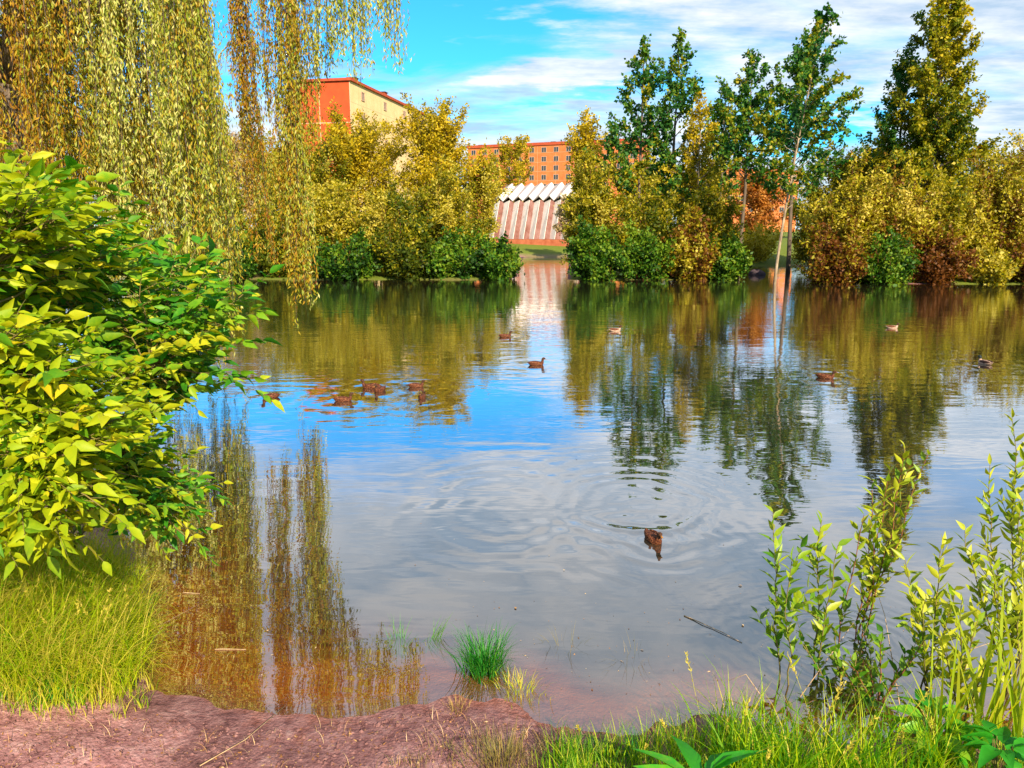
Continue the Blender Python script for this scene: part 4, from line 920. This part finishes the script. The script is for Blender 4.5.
def water_bits():
    rng = np.random.default_rng(32); P = []
    for poly, n in [([(160, 600), (420, 640), (430, 700), (170, 700)], 90), ([(430, 600), (720, 600), (720, 700), (540, 700)], 110), ([(760, 600), (960, 600), (960, 735), (760, 730)], 160), ([(260, 420), (900, 420), (760, 600), (300, 600)], 60)]:
        xs = [q[0] for q in poly]; ys = [q[1] for q in poly]; c = 0
        while c < n:
            x, y = rng.uniform(min(xs), max(xs)), rng.uniform(min(ys), max(ys))
            if in_poly(x, y, poly): P.append(at_z(x, y, .003)); c += 1
    P = np.array(P); P = P[pond_sd(P[:, 0], P[:, 1]) < -.1]; n = len(P); a = rng.uniform(0, 6.28, n)
    m = MB(); m.leaves(P, np.stack([np.cos(a), np.sin(a), np.zeros(n)], -1), .004+.022*rng.random(n)**3, .003+.008*rng.random(n)**2, rng, rng.random(n), flat=1)
    tag(m.build('floating_debris', LM['litter']), 'tiny floating leaf bits scattered on the calm water', 'debris', kind='stuff')
water_bits()
for k, (lab, pts) in enumerate([('dead bent stalk crossing the dark water among the saplings', [(800, 700, .02), (850, 660, .25), (905, 690, .12)]), ('dry leaning stalk beside the yellow sprays', [(900, 712, .02), (880, 660, .3), (872, 640, .34)]),
        ('broken straw stalk in front of the farthest left sapling', [(765, 705, .02), (745, 690, .10), (728, 690, .06)]), ('reddish dead stalk left of the reeds', [(948, 722, .02), (962, 690, .25), (985, 690, .3)])]):
    twig(lab, pts, .003, 20+k)

# ------------------------------------------------------------------ ducks
FEATH = noise_mat('brown_speckled_feathers', [(.36, (.012, .005, .004)), (.47, (.055, .014, .007)), (.56, (.15, .042, .016)), (.70, (.42, .22, .10))], 60, 4, stretch=(.5, 1, 1), bump=.3, bdist=.006, rough=.7)
FEATHD = noise_mat('dark_feathers', [(.3, (.02, .012, .012)), (.7, (.10, .045, .03))], 36, 4, rough=.7)
FEATHP = noise_mat('pale_feathers', [(.3, (.22, .11, .07)), (.7, (.62, .44, .33))], 34, 4, rough=.7)
HEADB = noise_mat('brown_head_feathers', [(.3, (.03, .013, .008)), (.7, (.10, .045, .024))], 60, 3, rough=.7)
HEADD = noise_mat('dark_head_feathers', [(.3, (.006, .012, .012)), (.7, (.02, .035, .03))], 60, 3, rough=.45)
BILL = noise_mat('orange_brown_bill', [(.3, (.20, .08, .02)), (.7, (.36, .17, .04))], 30, 3, rough=.45)
EYE = noise_mat('eye', [(.3, (.005, .004, .004)), (.7, (.01, .01, .01))], 5, rough=.1)
def sweep(m, pts, k=14, matf=None):
    pts = np.array(pts, float); n0 = len(pts); ts = np.linspace(0, n0-1, (n0-1)*3+1)
    Q = []
    for t_ in ts:   # Catmull-Rom
        i = min(int(t_), n0-2); f = t_-i; p0, p1, p2, p3 = pts[max(i-1, 0)], pts[i], pts[i+1], pts[min(i+2, n0-1)]
        Q.append(.5*((2*p1)+(-p0+p2)*f+(2*p0-5*p1+4*p2-p3)*f*f+(-p0+3*p1-3*p2+p3)*f**3))
    Q = np.array(Q); n = len(Q); c = np.stack([Q[:, 0], np.zeros(n), Q[:, 1]], -1); tg = unit(np.gradient(c, axis=0))
    nr = np.stack([-tg[:, 2], np.zeros(n), tg[:, 0]], -1); a = np.arange(k)*2*math.pi/k
    V = c[:, None]+np.cos(a)[None, :, None]*np.array([0, 1, 0])*np.maximum(Q[:, 2], .002)[:, None, None]+np.sin(a)[None, :, None]*nr[:, None]*np.maximum(Q[:, 3], .002)[:, None, None]
    i = np.arange(n-1)[:, None]*k; j = np.arange(k)[None]; j2 = (j+1) % k
    F = np.stack([i+j, i+j2, i+k+j2, i+k+j], -1).reshape(-1, 4); m.add(V.reshape(-1, 3), F)
    m.f.append(np.array([list(range(m.n-k, m.n))])); m.m.append(np.array([0])); m.f.append(np.array([list(range(m.n-k*n, m.n-k*n+k))[::-1]])); m.m.append(np.array([0]))
    if matf is not None:
        fi = np.repeat(np.arange(n-1), k)/(n-2); m.m[-3][:] = np.where(fi > matf, 1, 0); m.m[-2][:] = 1
def make_duck(kind):
    body_m, head_m, wing_m = {'f': (FEATH, HEADB, FEATH), 'p': (FEATHP, HEADB, FEATH), 'm': (FEATHP, HEADD, FEATHD)}[kind]
    t = thing('duck', 'duck', 'duck', (0, 0, 0), 0, 'ducks on the pond')
    b = MB()
    sweep(b, [(-.285, .105, .012, .004), (-.24, .088, .040, .014), (-.18, .060, .075, .045), (-.08, .045, .105, .078), (.03, .040, .115, .088), (.12, .045, .100, .084), (.175, .070, .070, .062), (.198, .115, .043, .044),
               (.203, .150, .034, .036), (.208, .178, .036, .038), (.222, .203, .041, .038), (.248, .208, .037, .034), (.272, .200, .024, .022), (.285, .196, .014, .013)], matf=.60)
    b.build('body', [body_m, head_m], t)
    m = MB(); sweep(m, [(.272, .199, .017, .015), (.295, .193, .016, .010), (.32, .187, .018, .007), (.338, .185, .012, .004)], 10); m.build('bill', BILL, t)
    for sg in (-1, 1):
        m = MB(); u = np.linspace(0, 2*math.pi, 15)[:-1]; v = np.linspace(-.5*math.pi, .5*math.pi, 9); U, Vv = np.meshgrid(u, v)
        lx = np.cos(U)*np.cos(Vv); X = -.05+.185*lx; Zq = .082+.052*np.sin(U)*np.cos(Vv)*(1-.35*np.clip(-lx, 0, 1)) + .018*np.clip(-lx, 0, 1); Yq = sg*(.086-.045*np.clip(-lx, 0, 1)**1.5+.030*np.sin(Vv))
        i, j = np.meshgrid(np.arange(8), np.arange(14), indexing='ij'); F = np.stack([i*14+j, i*14+(j+1) % 14, (i+1)*14+(j+1) % 14, (i+1)*14+j], -1).reshape(-1, 4)
        m.add(np.stack([X, Yq, Zq], -1).reshape(-1, 3), F); m.build('wing', wing_m, t)
        m = MB(); E = .0065*np.stack([np.cos(U)*np.cos(Vv), np.sin(U)*np.cos(Vv), np.sin(Vv)], -1).reshape(-1, 3)+np.array([.252, sg*.034, .216]); m.add(E, F); m.build('eye', EYE, t)
    return t
PROTO = {}
for (px, py, hd, sc, kd, lab) in DUCKS:
    if kd not in PROTO: PROTO[kd] = o = make_duck(kd)
    else:
        src = PROTO[kd]; o = src.copy(); COL.objects.link(o)
        for ch in [c for c in src.children]:
            c = ch.copy(); COL.objects.link(c); c.parent = o
    c = at_z(px, py, 0); o.location = (float(c[0]), float(c[1]), -.008); o.rotation_euler = (0, 0, R(hd)); sc *= .64; o.scale = (sc, sc, sc); o['label'] = lab
